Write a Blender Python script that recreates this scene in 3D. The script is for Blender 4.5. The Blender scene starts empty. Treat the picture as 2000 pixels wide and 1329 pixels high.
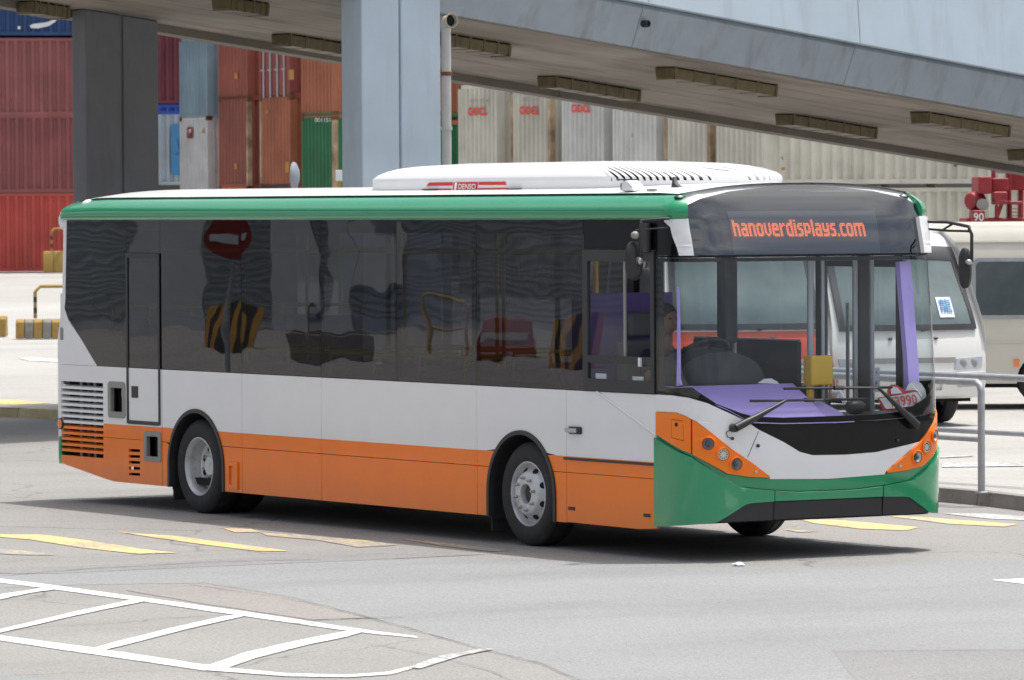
import bpy, bmesh, math, random
from mathutils import Vector, Matrix
from mathutils.geometry import delaunay_2d_cdt
random.seed(7)
R = math.radians
scene = bpy.context.scene
COL = scene.collection

# ------------------------------------------------------------------ camera
# world frame = bus frame: x forward along the bus, y from its near side inwards, z up, metres
FPX, CX, CY = 10000.0, 1000.0, 664.5          # focal length and centre in pixels of a 2000 px wide frame
CAM = Vector((35.73682, -22.75871, 2.83084))
YAW, PITCH, ROLL = 2.57664, -0.02644, -0.00538
FW = Vector((math.cos(YAW)*math.cos(PITCH), math.sin(YAW)*math.cos(PITCH), math.sin(PITCH)))
_r = Vector((math.sin(YAW), -math.cos(YAW), 0)); _u = _r.cross(FW)
RT = math.cos(ROLL)*_r + math.sin(ROLL)*_u
UP = -math.sin(ROLL)*_r + math.cos(ROLL)*_u
cd = bpy.data.cameras.new('camera'); cam = bpy.data.objects.new('camera', cd); COL.objects.link(cam)
cam.matrix_world = Matrix(((RT.x, UP.x, -FW.x, CAM.x), (RT.y, UP.y, -FW.y, CAM.y), (RT.z, UP.z, -FW.z, CAM.z), (0, 0, 0, 1)))
cd.sensor_width = 36; cd.lens = FPX/2000*36; cd.clip_start = 0.5; cd.clip_end = 6000
cd.dof.use_dof = True; cd.dof.focus_distance = 43.0; cd.dof.aperture_fstop = 9.0
scene.camera = cam
# ------------------------------------------------------------------ sky, sun, exposure
SUN = Vector((0.02, 0.23, 0.97)).normalized()
w = bpy.data.worlds.new('World'); scene.world = w; w.use_nodes = True
nt = w.node_tree; nt.nodes.clear()
out = nt.nodes.new('ShaderNodeOutputWorld'); bg = nt.nodes.new('ShaderNodeBackground'); sky = nt.nodes.new('ShaderNodeTexSky')
sky.sky_type = 'NISHITA'; sky.sun_disc = False
sky.sun_elevation = math.asin(SUN.z); sky.sun_rotation = math.atan2(SUN.x, SUN.y)
sky.air_density = 1.0; sky.dust_density = 5.0; sky.ozone_density = 1.0
bg.inputs['Strength'].default_value = 0.15
hs = nt.nodes.new('ShaderNodeHueSaturation');       # thin broken cloud over a hazy blue sky
tcw = nt.nodes.new('ShaderNodeTexCoord'); mpw = nt.nodes.new('ShaderNodeMapping'); mpw.inputs['Scale'].default_value = (1, 1, 2.2)
nzw = nt.nodes.new('ShaderNodeTexNoise'); nzw.inputs['Scale'].default_value = 2.6; nzw.inputs['Detail'].default_value = 7; nzw.inputs['Roughness'].default_value = .55
nt.links.new(tcw.outputs['Generated'], mpw.inputs[0]); nt.links.new(mpw.outputs[0], nzw.inputs['Vector'])
def maprange(lo, hi, a, b):
    m = nt.nodes.new('ShaderNodeMapRange'); m.inputs[1].default_value = lo; m.inputs[2].default_value = hi; m.inputs[3].default_value = a; m.inputs[4].default_value = b
    nt.links.new(nzw.outputs['Fac'], m.inputs[0]); return m.outputs[0]
nt.links.new(maprange(.38, .62, .85, .12), hs.inputs['Saturation']); nt.links.new(maprange(.38, .62, .82, 1.25), hs.inputs['Value'])
nt.links.new(sky.outputs[0], hs.inputs['Color']); nt.links.new(hs.outputs[0], bg.inputs[0]); nt.links.new(bg.outputs[0], out.inputs[0])
sl = bpy.data.lights.new('sun', 'SUN'); sl.energy = 3.0; sl.angle = R(1.2); sl.color = (1, .965, .91)
so = bpy.data.objects.new('sun', sl); COL.objects.link(so)
so.rotation_euler = SUN.to_track_quat('Z', 'Y').to_euler()
scene.view_settings.view_transform = 'Standard'; scene.view_settings.look = 'None'
scene.view_settings.gamma = 1; scene.view_settings.exposure = 0.35
scene.render.resolution_x = 1024; scene.render.resolution_y = 680

# ------------------------------------------------------------------ helpers
def ray(px, py):
    return FW + RT*((px-CX)/FPX) - UP*((py-CY)/FPX)
def at(px, py, depth):
    return CAM + ray(px, py)*depth
def gnd(px, py, z=0.0):
    d = ray(px, py); return CAM + d*((z-CAM.z)/d.z)
HF = Vector((math.cos(YAW), math.sin(YAW), 0)); HR = Vector((math.sin(YAW), -math.cos(YAW), 0))
def cp(lat, dep, z):                       # plan position given sideways and away from the viewpoint
    p = Vector((CAM.x, CAM.y, 0)) + HR*lat + HF*dep; p.z = z; return p
def lerp(a, b, t): return a+(b-a)*t
def interp(x, tab):
    if x <= tab[0][0]: return tab[0][1]
    for (a, va), (b, vb) in zip(tab, tab[1:]):
        if x <= b:
            t = (x-a)/(b-a); t = t*t*(3-2*t)*.35+t*.65
            return va+(vb-va)*t
    return tab[-1][1]

# ---- materials
MATS = {}
def newmat(name):
    m = bpy.data.materials.new(name); m.use_nodes = True; n = m.node_tree; n.nodes.clear()
    o = n.nodes.new('ShaderNodeOutputMaterial'); MATS[name] = m
    return m, n, o
def N(nt, typ, **kw):
    n = nt.nodes.new(typ)
    for k, v in kw.items():
        if k in n.inputs: n.inputs[k].default_value = v
        else: setattr(n, k, v)
    return n
def mixcol(nt, fac, a, b, mode='MIX'):
    n = nt.nodes.new('ShaderNodeMix'); n.data_type = 'RGBA'; n.blend_type = mode
    for s, v in ((0, fac), (6, a), (7, b)):
        if hasattr(v, 'links') or hasattr(v, 'is_linked'): nt.links.new(v, n.inputs[s])
        else: n.inputs[s].default_value = v if s == 0 else (*v[:3], 1)
    return n.outputs[2]
def ramp(nt, src, stops):
    r = nt.nodes.new('ShaderNodeValToRGB'); e = r.color_ramp.elements
    while len(e) < len(stops): e.new(.5)
    for el, (p, c) in zip(e, stops):
        el.position = p; el.color = (c, c, c, 1) if not isinstance(c, tuple) else (*c, 1)
    nt.links.new(src, r.inputs[0]); return r.outputs[0]
def noise(nt, scale, detail=4, rough=.55, vec=None, stretch=None, dist=0):
    n = N(nt, 'ShaderNodeTexNoise'); n.inputs['Scale'].default_value = scale; n.inputs['Detail'].default_value = detail
    n.inputs['Roughness'].default_value = rough; n.inputs['Distortion'].default_value = dist
    g = nt.nodes.new('ShaderNodeNewGeometry'); v = vec or g.outputs['Position']
    if stretch:
        mp = nt.nodes.new('ShaderNodeMapping'); mp.inputs['Scale'].default_value = stretch
        nt.links.new(v, mp.inputs[0]); v = mp.outputs[0]
    nt.links.new(v, n.inputs['Vector']); return n.outputs['Fac']
def bump(nt, h, strength=.3, dist=.01):
    b = N(nt, 'ShaderNodeBump', Strength=strength, Distance=dist); nt.links.new(h, b.inputs['Height']); return b.outputs[0]
def plain(name, col, rough=.5, metal=0, coat=0, var=.06, vscale=3, spec=.5, bmp=0, bscale=60, emit=0, dirt=None, wavy=0, grime=0):
    m, t, o = newmat(name); b = N(t, 'ShaderNodeBsdfPrincipled', Roughness=rough, Metallic=metal)
    b.inputs['Coat Weight'].default_value = coat; b.inputs['Coat Roughness'].default_value = .05
    b.inputs['Specular IOR Level'].default_value = spec
    nf = noise(t, vscale, 5)
    c0 = tuple(max(0, c*(1-var)) for c in col); c1 = tuple(c*(1+var) for c in col)
    f = ramp(t, nf, [(.3, 0.), (.7, 1.)])
    c = mixcol(t, f, c0, c1)
    if dirt:
        dn = noise(t, dirt[1], 8, .65, stretch=dirt[3] if len(dirt) > 3 else None)
        c = mixcol(t, ramp(t, dn, [(dirt[4] if len(dirt) > 4 else .55, 0.), (.75, dirt[2])]), c, dirt[0])
    if grime:                                   # road film thrown up along the skirts
        sx = t.nodes.new('ShaderNodeSeparateXYZ'); gp = t.nodes.new('ShaderNodeNewGeometry'); t.links.new(gp.outputs['Position'], sx.inputs[0])
        ad = N(t, 'ShaderNodeMath', operation='MULTIPLY_ADD'); ad.inputs[1].default_value = .5
        t.links.new(noise(t, 3.5, 7, .7), ad.inputs[0]); t.links.new(sx.outputs['Z'], ad.inputs[2])
        c = mixcol(t, ramp(t, ad.outputs[0], [(.38, .16), (.72, 0.)]), c, (.20, .17, .14))
    t.links.new(c, b.inputs['Base Color'])
    if wavy: t.links.new(bump(t, noise(t, 2.2, 2, .5), wavy, .004), b.inputs['Normal'])
    if bmp: t.links.new(bump(t, noise(t, bscale, 3), bmp, .004), b.inputs['Normal'])
    if emit:
        b.inputs['Emission Color'].default_value = (*col, 1); b.inputs['Emission Strength'].default_value = emit
    t.links.new(b.outputs[0], o.inputs[0]); return m
def glassmat(name, tint, wave=0, wscale=1.2, boost=1.5, rough=0.0, base=0.0, stretch=(1, 1, 1)):
    m, t, o = newmat(name)
    tr = N(t, 'ShaderNodeBsdfTransparent'); tr.inputs[0].default_value = (*tint, 1)
    gl = N(t, 'ShaderNodeBsdfGlossy'); gl.inputs['Roughness'].default_value = rough
    gm = t.nodes.new('ShaderNodeNewGeometry'); dt = N(t, 'ShaderNodeVectorMath', operation='DOT_PRODUCT')
    t.links.new(gm.outputs['Incoming'], dt.inputs[0]); t.links.new(gm.outputs['Normal'], dt.inputs[1])
    ab = N(t, 'ShaderNodeMath', operation='ABSOLUTE'); t.links.new(dt.outputs['Value'], ab.inputs[0])
    iv = N(t, 'ShaderNodeMath', operation='SUBTRACT'); iv.inputs[0].default_value = 1; t.links.new(ab.outputs[0], iv.inputs[1])
    pw = N(t, 'ShaderNodeMath', operation='POWER'); pw.inputs[1].default_value = 5; t.links.new(iv.outputs[0], pw.inputs[0])
    fr = N(t, 'ShaderNodeMath', operation='MULTIPLY_ADD'); fr.inputs[1].default_value = .96; fr.inputs[2].default_value = .04; t.links.new(pw.outputs[0], fr.inputs[0])
    if wave:
        g = t.nodes.new('ShaderNodeNewGeometry'); oi = t.nodes.new('ShaderNodeObjectInfo')
        ml = N(t, 'ShaderNodeVectorMath', operation='ADD'); t.links.new(g.outputs['Position'], ml.inputs[0])
        cmb = t.nodes.new('ShaderNodeCombineXYZ'); mu = N(t, 'ShaderNodeMath', operation='MULTIPLY'); mu.inputs[1].default_value = 37
        t.links.new(oi.outputs['Random'], mu.inputs[0]); t.links.new(mu.outputs[0], cmb.inputs[1]); t.links.new(cmb.outputs[0], ml.inputs[1])
        bn = bump(t, noise(t, wscale, 1.5, .4, vec=ml.outputs[0], stretch=stretch), 1.0, wave)
        t.links.new(bn, gl.inputs['Normal'])
    ma = N(t, 'ShaderNodeMath', operation='MULTIPLY_ADD'); ma.use_clamp = True
    ma.inputs[1].default_value = boost; ma.inputs[2].default_value = base
    t.links.new(fr.outputs[0], ma.inputs[0])
    mx = t.nodes.new('ShaderNodeMixShader'); t.links.new(ma.outputs[0], mx.inputs[0])
    t.links.new(tr.outputs[0], mx.inputs[1]); t.links.new(gl.outputs[0], mx.inputs[2]); t.links.new(mx.outputs[0], o.inputs[0])
    return m

# ---- geometry
def clean_link(o, parent):
    COL.objects.link(o)
    if parent is not None: o.parent = parent
    return o
def root_loc(parent):
    p = Vector((0, 0, 0)); q = parent
    while q is not None: p += q.location; q = q.parent
    return p
def mesh(name, V, F, mat, parent=None, smooth=None, bevel=0, seg=2, recalc=False, local=False):
    """one mesh object; V in world metres unless local"""
    if parent is not None and not local:
        off = root_loc(parent); V = [(v[0]-off.x, v[1]-off.y, v[2]-off.z) for v in V]
    me = bpy.data.meshes.new(name); me.from_pydata([tuple(v) for v in V], [], [tuple(f) for f in F]); 
    if recalc:
        bm = bmesh.new(); bm.from_mesh(me); bmesh.ops.remove_doubles(bm, verts=bm.verts, dist=1e-5)
        bmesh.ops.recalc_face_normals(bm, faces=bm.faces); bm.to_mesh(me); bm.free()
    me.update()
    if mat is not None: me.materials.append(MATS[mat] if isinstance(mat, str) else mat)
    if smooth is not None:
        me.polygons.foreach_set('use_smooth', [True]*len(me.polygons)); me.set_sharp_from_angle(angle=R(smooth))
    o = bpy.data.objects.new(name, me); clean_link(o, parent)
    if bevel:
        b = o.modifiers.new('bevel', 'BEVEL'); b.width = bevel; b.segments = seg; b.limit_method = 'ANGLE'; b.angle_limit = R(35)
        if smooth is None:
            me.polygons.foreach_set('use_smooth', [True]*len(me.polygons)); me.set_sharp_from_angle(angle=R(50)); b.harden_normals = True
    return o
def empty(name, loc, rz=0):
    o = bpy.data.objects.new(name, None); o.location = loc; o.rotation_euler.z = rz; o.empty_display_size = .3; COL.objects.link(o); return o
def tag(o, label=None, cat=None, group=None, kind=None):
    if label: o['label'] = label
    if cat: o['category'] = cat
    if group: o['group'] = group
    if kind: o['kind'] = kind
    return o
class G:
    def __init__(s): s.V = []; s.F = []
    def add(s, V, F):
        n = len(s.V); s.V += [Vector(v) for v in V]; s.F += [tuple(i+n for i in f) for f in F]; return s
    def box(s, x0, x1, y0, y1, z0, z1):
        if x0 > x1: x0, x1 = x1, x0
        if y0 > y1: y0, y1 = y1, y0
        if z0 > z1: z0, z1 = z1, z0
        V = [(x, y, z) for z in (z0, z1) for y in (y0, y1) for x in (x0, x1)]
        return s.add(V, [(0, 2, 3, 1), (4, 5, 7, 6), (0, 1, 5, 4), (2, 6, 7, 3), (0, 4, 6, 2), (1, 3, 7, 5)])
    def hexa(s, A, B):                      # two quads (loops of 4) joined
        return s.add(list(A)+list(B), [(3, 2, 1, 0), (4, 5, 6, 7), (0, 1, 5, 4), (1, 2, 6, 5), (2, 3, 7, 6), (3, 0, 4, 7)])
    def tube(s, P, r, n=8, caps=True, closed=False):
        P = [Vector(p) for p in P]; m = len(P); rings = []
        rr = r if isinstance(r, (list, tuple)) else [r]*m
        prev = None
        for i, p in enumerate(P):
            a = P[i-1] if (i or closed) else P[0]; b = P[(i+1) % m] if (i < m-1 or closed) else P[-1]
            d = (b-a).normalized()
            if prev is None:
                up = Vector((0, 0, 1)) if abs(d.z) < .9 else Vector((1, 0, 0)); e1 = d.cross(up).normalized()
            else: e1 = (prev - d*prev.dot(d)).normalized()
            prev = e1; e2 = d.cross(e1)
            rings.append([p+(e1*math.cos(2*math.pi*k/n)+e2*math.sin(2*math.pi*k/n))*rr[i] for k in range(n)])
        V = [v for q in rings for v in q]; F = []
        for i in range(m if closed else m-1):
            for k in range(n):
                j = (i+1) % m
                F.append((i*n+k, j*n+k, j*n+(k+1) % n, i*n+(k+1) % n))
        if caps and not closed:
            F.append(tuple(range(n))); F.append(tuple(range((m-1)*n, m*n))[::-1])
        return s.add(V, F)
    def lathe(s, prof, c, axis, n=32, caps=True):
        """prof: (radius, distance along axis)"""
        c = Vector(c); ax = Vector(axis).normalized()
        up = Vector((0, 0, 1)) if abs(ax.z) < .9 else Vector((1, 0, 0))
        e1 = ax.cross(up).normalized(); e2 = ax.cross(e1); V = []; F = []
        for r, h in prof:
            for k in range(n):
                a = 2*math.pi*k/n; V.append(c+ax*h+(e1*math.cos(a)+e2*math.sin(a))*r)
        for i in range(len(prof)-1):
            for k in range(n): F.append((i*n+k, i*n+(k+1) % n, (i+1)*n+(k+1) % n, (i+1)*n+k))
        if caps and prof[0][0] > 1e-6: F.append(tuple(range(n))[::-1])
        if caps and prof[-1][0] > 1e-6: F.append(tuple(range((len(prof)-1)*n, len(prof)*n)))
        return s.add(V, F)
    def prism(s, poly, f, a, b):            # extrude planar polygon: f(p,q,h)->xyz
        n = len(poly)
        V = [f(p, q, a) for p, q in poly]+[f(p, q, b) for p, q in poly]
        F = [tuple(range(n))[::-1], tuple(range(n, 2*n))]+[(i, (i+1) % n, n+(i+1) % n, n+i) for i in range(n)]
        return s.add(V, F)
    def sphere(s, c, r, n=16, m=10):
        c = Vector(c); r = Vector(r) if hasattr(r, '__len__') else Vector((r, r, r)); V = []; F = []
        for i in range(m+1):
            th = math.pi*i/m
            for k in range(n):
                a = 2*math.pi*k/n; V.append((c.x+r.x*math.sin(th)*math.cos(a), c.y+r.y*math.sin(th)*math.sin(a), c.z+r.z*math.cos(th)))
        for i in range(m):
            for k in range(n): F.append((i*n+k, (i+1)*n+k, (i+1)*n+(k+1) % n, i*n+(k+1) % n))
        return s.add(V, F)
    def obj(s, name, mat, parent=None, smooth=None, bevel=0, seg=2, recalc=True, local=False):
        return mesh(name, s.V, s.F, mat, parent, smooth, bevel, seg, recalc, local)
def rounded(x0, x1, y0, y1, r, n=4):
    P = []
    for cx, cy, a0 in ((x1-r, y0+r, -90), (x1-r, y1-r, 0), (x0+r, y1-r, 90), (x0+r, y0+r, 180)):
        for k in range(n+1):
            a = R(a0+90*k/n); P.append((cx+r*math.cos(a), cy+r*math.sin(a)))
    return P
def inside(p, poly):
    x, y = p; c = False; j = len(poly)-1
    for i in range(len(poly)):
        xi, yi = poly[i]; xj, yj = poly[j]
        if (yi > y) != (yj > y) and x < (xj-xi)*(y-yi)/(yj-yi)+xi: c = not c
        j = i
    return c
def dens(poly, step):
    o = []
    for i, a in enumerate(poly):
        b = poly[(i+1) % len(poly)]; L = math.hypot((b[0]-a[0]), (b[1]-a[1])); k = max(1, int(math.ceil(L/step)))
        for j in range(k): o.append((a[0]+(b[0]-a[0])*j/k, a[1]+(b[1]-a[1])*j/k))
    return o
def zone(name, poly, mapf, o0, o1, mat, parent, holes=(), grid=None, step=None, flip=False, sheet=False, smooth=30, bevel=0):
    """a panel cut to an outline on a surface: mapf(a,b,offset)->xyz ; o1 outer offset, o0 inner offset"""
    loops = [poly]+list(holes)
    if step: loops = [dens(l, step) for l in loops]
    pts = []; edges = []
    for l in loops:
        n = len(pts); pts += [Vector((a, b)) for a, b in l]; edges += [(n+i, n+(i+1) % len(l)) for i in range(len(l))]
    if grid:
        da, db = grid; xs = [q[0] for q in poly]; ys = [q[1] for q in poly]
        a = min(xs)+da*.5
        while a < max(xs):
            b = min(ys)+db*.5
            while b < max(ys):
                if inside((a, b), loops[0]) and not any(inside((a, b), h) for h in loops[1:]): pts.append(Vector((a, b)))
                b += db
            a += da
    vo, eo, fo = delaunay_2d_cdt(pts, edges, [], 0, 1e-5)[:3]
    T = []
    for f in fo:
        c = ((vo[f[0]].x+vo[f[1]].x+vo[f[2]].x)/3, (vo[f[0]].y+vo[f[1]].y+vo[f[2]].y)/3)
        if inside(c, poly) and not any(inside(c, h) for h in holes): T.append(tuple(f))
    n = len(vo); V = [mapf(v.x, v.y, o1) for v in vo]; F = [t[::-1] if flip else t for t in T]
    if not sheet:
        V += [mapf(v.x, v.y, o0) for v in vo]; cnt = {}
        for t in T:
            for i in range(3):
                e = (t[i], t[(i+1) % 3]); cnt[e] = 1
        F += [tuple(i+n for i in (t if flip else t[::-1])) for t in T]
        for (a, b) in cnt:
            if (b, a) not in cnt:
                q = (a+n, b+n, b, a); F.append(q[::-1] if flip else q)
    used = sorted({i for f in F for i in f}); re = {k: i for i, k in enumerate(used)}
    return mesh(name, [V[k] for k in used], [tuple(re[i] for i in f) for f in F], mat, parent, smooth, bevel)
def textmesh(s, size=1.0, align='CENTER', shear=0, width=1.0, bold=0):
    c = bpy.data.curves.new('t', 'FONT'); c.body = s; c.size = size; c.align_x = align; c.align_y = 'CENTER'; c.shear = shear
    c.resolution_u = 3; c.offset = bold; c.extrude = 0
    o = bpy.data.objects.new('t', c); COL.objects.link(o); bpy.context.view_layer.update()
    me = bpy.data.meshes.new_from_object(o.evaluated_get(bpy.context.evaluated_depsgraph_get()))
    V = [(v.co.x*width, v.co.y) for v in me.vertices]; F = [tuple(p.vertices) for p in me.polygons]
    bpy.data.objects.remove(o); bpy.data.curves.remove(c); bpy.data.meshes.remove(me)
    return V, F
def text(name, s, size, mat, parent, mapf, **kw):
    V, F = textmesh(s, size, **kw)
    return mesh(name, [mapf(a, b) for a, b in V], F, mat, parent)
def copy_tree(o, parent=None):
    c = o.copy(); COL.objects.link(c); c.parent = parent
    for ch in list(o.children): copy_tree(ch, c)
    return c

# ------------------------------------------------------------------ material list
def ground_mat(name, base, tint, speck=.35, dark=(.12, .11, .1), big=.35, bscale=.35, crack=0):
    m, t, o = newmat(name); b = N(t, 'ShaderNodeBsdfPrincipled', Roughness=.85); b.inputs['Specular IOR Level'].default_value = .25
    big_n = ramp(t, noise(t, bscale, 5, .6), [(.35, 0.), (.65, 1.)])
    c = mixcol(t, big_n, base, tint)
    st = noise(t, .5, 6, .7, stretch=(1.0, .35, 1))
    c = mixcol(t, ramp(t, st, [(.5, 0.), (.72, big)]), c, tuple(x*.55 for x in base))
    sp = noise(t, 55, 3, .7)
    c = mixcol(t, ramp(t, sp, [(.38, speck), (.5, 0.)]), c, dark)
    sp3 = noise(t, 20, 4, .75)
    c = mixcol(t, ramp(t, sp3, [(.36, .35), (.5, 0.)]), c, tuple(x*.6 for x in base)); c = mixcol(t, ramp(t, sp3, [(.55, 0.), (.68, .35)]), c, tuple(min(1, x*1.35) for x in base))
    sp2 = noise(t, 70, 2, .6)
    c = mixcol(t, ramp(t, sp2, [(.58, 0.), (.72, speck*.8)]), c, tuple(min(1, x*1.7) for x in base))
    spots = noise(t, 7, 2, .5)
    c = mixcol(t, ramp(t, spots, [(.70, 0.), (.76, .5)]), c, dark)
    if crack:
        v = N(t, 'ShaderNodeTexVoronoi', feature='DISTANCE_TO_EDGE'); v.inputs['Scale'].default_value = .28
        g = t.nodes.new('ShaderNodeNewGeometry'); nz = N(t, 'ShaderNodeTexNoise', Scale=1.3, Detail=6)
        va = N(t, 'ShaderNodeVectorMath', operation='MULTIPLY_ADD'); va.inputs[1].default_value = (.9, .9, .0)
        t.links.new(g.outputs['Position'], nz.inputs['Vector']); t.links.new(nz.outputs['Color'], va.inputs[0]); t.links.new(g.outputs['Position'], va.inputs[2])
        t.links.new(va.outputs[0], v.inputs['Vector'])
        c = mixcol(t, ramp(t, v.outputs['Distance'], [(.0, crack), (.006, 0.)]), c, (.07, .065, .06))
    t.links.new(c, b.inputs['Base Color'])
    t.links.new(bump(t, sp, .9, .006), b.inputs['Normal']); t.links.new(b.outputs[0], o.inputs[0]); return m
ground_mat('asphalt', (.255, .25, .24), (.30, .293, .28), speck=.7, crack=.5)
ground_mat('asphalt_grey', (.25, .258, .262), (.28, .287, .289), speck=.6)
ground_mat('asphalt_pink', (.27, .253, .24), (.30, .28, .265), speck=.6)
ground_mat('asphalt_dark', (.235, .234, .234), (.26, .258, .256), speck=.6)
ground_mat('lot_concrete', (.36, .35, .33), (.43, .42, .40), speck=.2, bscale=.12)
plain('kerb_concrete', (.22, .215, .20), .85, bmp=.5, var=.2, dirt=((.07, .065, .06), 6, .8))
plain('kerb_yellow', (.42, .35, .2), .8, bmp=.4, var=.2, dirt=((.2, .19, .17), 3, .8))
def marking(name, col, wear):
    m, t, o = newmat(name); b = N(t, 'ShaderNodeBsdfPrincipled', Roughness=.7)
    n1 = noise(t, 14, 6, .75); n2 = noise(t, 1.1, 4, .6)
    mul = N(t, 'ShaderNodeMath', operation='MULTIPLY_ADD'); mul.inputs[1].default_value = .55
    t.links.new(n2, mul.inputs[0]); t.links.new(n1, mul.inputs[2])
    f = ramp(t, mul.outputs[0], [(wear, 0.), (wear+.13, 1.)])
    t.links.new(mixcol(t, f, col, (.26, .255, .245)), b.inputs['Base Color'])
    t.links.new(b.outputs[0], o.inputs[0])
marking('marking_white', (.68, .68, .66), .80)
marking('marking_white_worn', (.60, .60, .58), .70)
marking('marking_yellow', (.66, .47, .19), .76)
marking('marking_yellow_worn', (.55, .42, .2), .66)
plain('flyover_lit', (.44, .53, .61), .6, var=.05, vscale=1.2, dirt=((.33, .38, .44), 2.2, .6, (1, 1, .18), .52), bmp=.35, bscale=5)  # lighter than the beam colour: extra skylight on the parapet put into the paint
plain('flyover_shaded', (.26, .30, .345), .65, var=.06, dirt=((.15, .16, .175), 2.2, .8, (1, 1, .2), .5), bmp=.3, bscale=5)  # darker copy of the fascia colour, shade of the down-tilted face painted in
def soffit_mat():
    m, t, o = newmat('soffit'); b = N(t, 'ShaderNodeBsdfPrincipled', Roughness=.85); g = t.nodes.new('ShaderNodeNewGeometry')
    mp = t.nodes.new('ShaderNodeMapping'); mp.inputs['Rotation'].default_value = (0, 0, -(YAW-R(90)+R(50)))
    t.links.new(g.outputs['Position'], mp.inputs[0]); v = mp.outputs[0]
    c = mixcol(t, ramp(t, noise(t, .6, 5, vec=v), [(.35, 0.), (.65, 1.)]), (.27, .235, .20), (.36, .315, .27))
    c = mixcol(t, ramp(t, noise(t, 1.0, 8, .7, vec=v, stretch=(.22, 1.6, 1)), [(.50, 0.), (.68, .8)]), c, (.085, .07, .055))
    c = mixcol(t, ramp(t, noise(t, 1.0, 4, .6, vec=v, stretch=(.05, 5.0, 1)), [(.56, 0.), (.62, .5)]), c, (.15, .125, .10))
    c = mixcol(t, ramp(t, noise(t, .35, 3, vec=v), [(.6, 0.), (.75, .5)]), c, (.45, .42, .38))
    t.links.new(c, b.inputs['Base Color']); t.links.new(bump(t, noise(t, 12, 3), .3, .004), b.inputs['Normal']); t.links.new(b.outputs[0], o.inputs[0])
soffit_mat()
plain('beam_concrete', (.21, .185, .16), .85, var=.15, vscale=.7, dirt=((.1, .09, .08), 1.5, .7))
plain('pier_shaded', (.185, .192, .21), .7, var=.06, dirt=((.12, .12, .13), 2, .5, (1, 1, .2)))  # far pier darker than the near one: shade under the deck painted in
plain('fixture', (.12, .092, .04), .5, var=.3, vscale=9, dirt=((.03, .025, .02), 5, .8))
plain('pipe_pvc', (.45, .46, .45), .5, var=.08, dirt=((.25, .12, .05), 5, .6, (1, 1, .3), .6))
plain('crack_dark', (.12, .115, .108), .9, var=.3, vscale=12)
plain('rust', (.16, .06, .025), .8, var=.3)
plain('black_void', (.008, .008, .008), .9, var=0)
plain('rubber', (.022, .022, .024), .75, var=.2, vscale=20, dirt=((.09, .085, .08), 9, .35))
plain('rim', (.62, .63, .64), .4, metal=.35, var=.08, vscale=8, dirt=((.12, .11, .1), 12, .5))
plain('steel', (.5, .5, .5), .35, metal=.9)
plain('galvanised', (.36, .38, .40), .5, metal=.45, var=.12, vscale=7, dirt=((.26, .25, .24), 9, .5))
plain('bus_white', (.80, .80, .81), .28, coat=.45, var=.02, wavy=.35, grime=1)
plain('roof_white', (.82, .82, .82), .3, coat=.4, var=.012)
plain('bus_orange', (.95, .205, .006), .28, coat=.25, var=.03, spec=.35, wavy=.35, grime=1)
plain('bus_green', (.010, .275, .115), .14, coat=.9, var=.03, spec=.4, wavy=.3)
plain('bus_black', (.006, .006, .007), .12, spec=.3, var=.1)
plain('bus_trim', (.03, .03, .033), .5, var=.15)
plain('plastic_black', (.022, .022, .024), .45, var=.1)
plain('frame_grey', (.27, .26, .245), .5, var=.1)
plain('purple', (.56, .43, .95), .5, var=.04)
plain('purple_dark', (.16, .11, .38), .6, var=.05)
plain('interior_grey', (.16, .165, .175), .7, var=.1)
plain('interior_floor', (.25, .22, .2), .8)
plain('interior_ceiling', (.6, .61, .62), .7)
plain('seat_fabric', (.12, .06, .28), .85, var=.3, vscale=30)
plain('yellow_rail', (.80, .48, .03), .4)
plain('pole_grey', (.50, .52, .55), .35, metal=.4)
plain('skin', (.24, .13, .085), .55)
plain('hair', (.012, .01, .009), .5)
plain('shirt_navy', (.016, .02, .04), .85)
plain('paper', (.72, .74, .76), .7)
plain('red_paint', (.62, .02, .025), .4, var=.05)
plain('trade_red', (.55, .06, .07), .5)
plain('ink_black', (.02, .02, .025), .7)
plain('ink_blue', (.05, .22, .42), .7)
plain('logo_red', (.75, .045, .03), .7)
plain('logo_white', (.8, .8, .8), .7)
plain('lens_clear', (.55, .56, .58), .12, metal=.6)
plain('lens_white', (.85, .84, .72), .25)
plain('lens_amber', (.8, .2, .02), .25, coat=1)
plain('lamp_dark', (.04, .04, .045), .1, coat=1)
plain('screen_dark', (.045, .055, .06), .2, coat=.6)
plain('led', (1.0, .21, .06), .5, var=0, emit=3.6)
plain('van_white', (.70, .70, .68), .35, coat=.4, var=.03, vscale=1.5)
plain('van_cream', (.60, .575, .50), .4, coat=.3, var=.05, vscale=1.5)
plain('van_red', (.60, .07, .03), .35, coat=.4)
plain('van_black', (.02, .02, .022), .35, coat=.5)
plain('machine_red', (.30, .025, .03), .55, var=.25, vscale=4, dirt=((.1, .02, .02), 3, .7))
plain('barrier_concrete', (.27, .25, .22), .9, var=.25, vscale=4, dirt=((.05, .045, .04), 4, .9), bmp=.4)
plain('barrier_yellow', (.42, .27, .07), .85, var=.3, vscale=4, dirt=((.10, .085, .06), 4, .95, None, .45), bmp=.4)
plain('barrier_black', (.04, .038, .035), .8, var=.3)
plain('sign_red', (.19, .012, .014), .5); plain('sign_blue', (.03, .12, .45), .5)
plain('wall_grey', (.48, .52, .56), .7, var=.08); plain('wall_dark', (.24, .28, .32), .7, var=.08)  # second tone is darker, painting the rib shadows of the warehouse cladding
plain('van_glass_sheen', (.30, .34, .34), .7, var=.25, vscale=2)  # pale tone of the minibus windscreen reflections, put into a flat colour
plain('van_pane', (.10, .115, .12), .5, var=.6, vscale=2.5)
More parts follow.
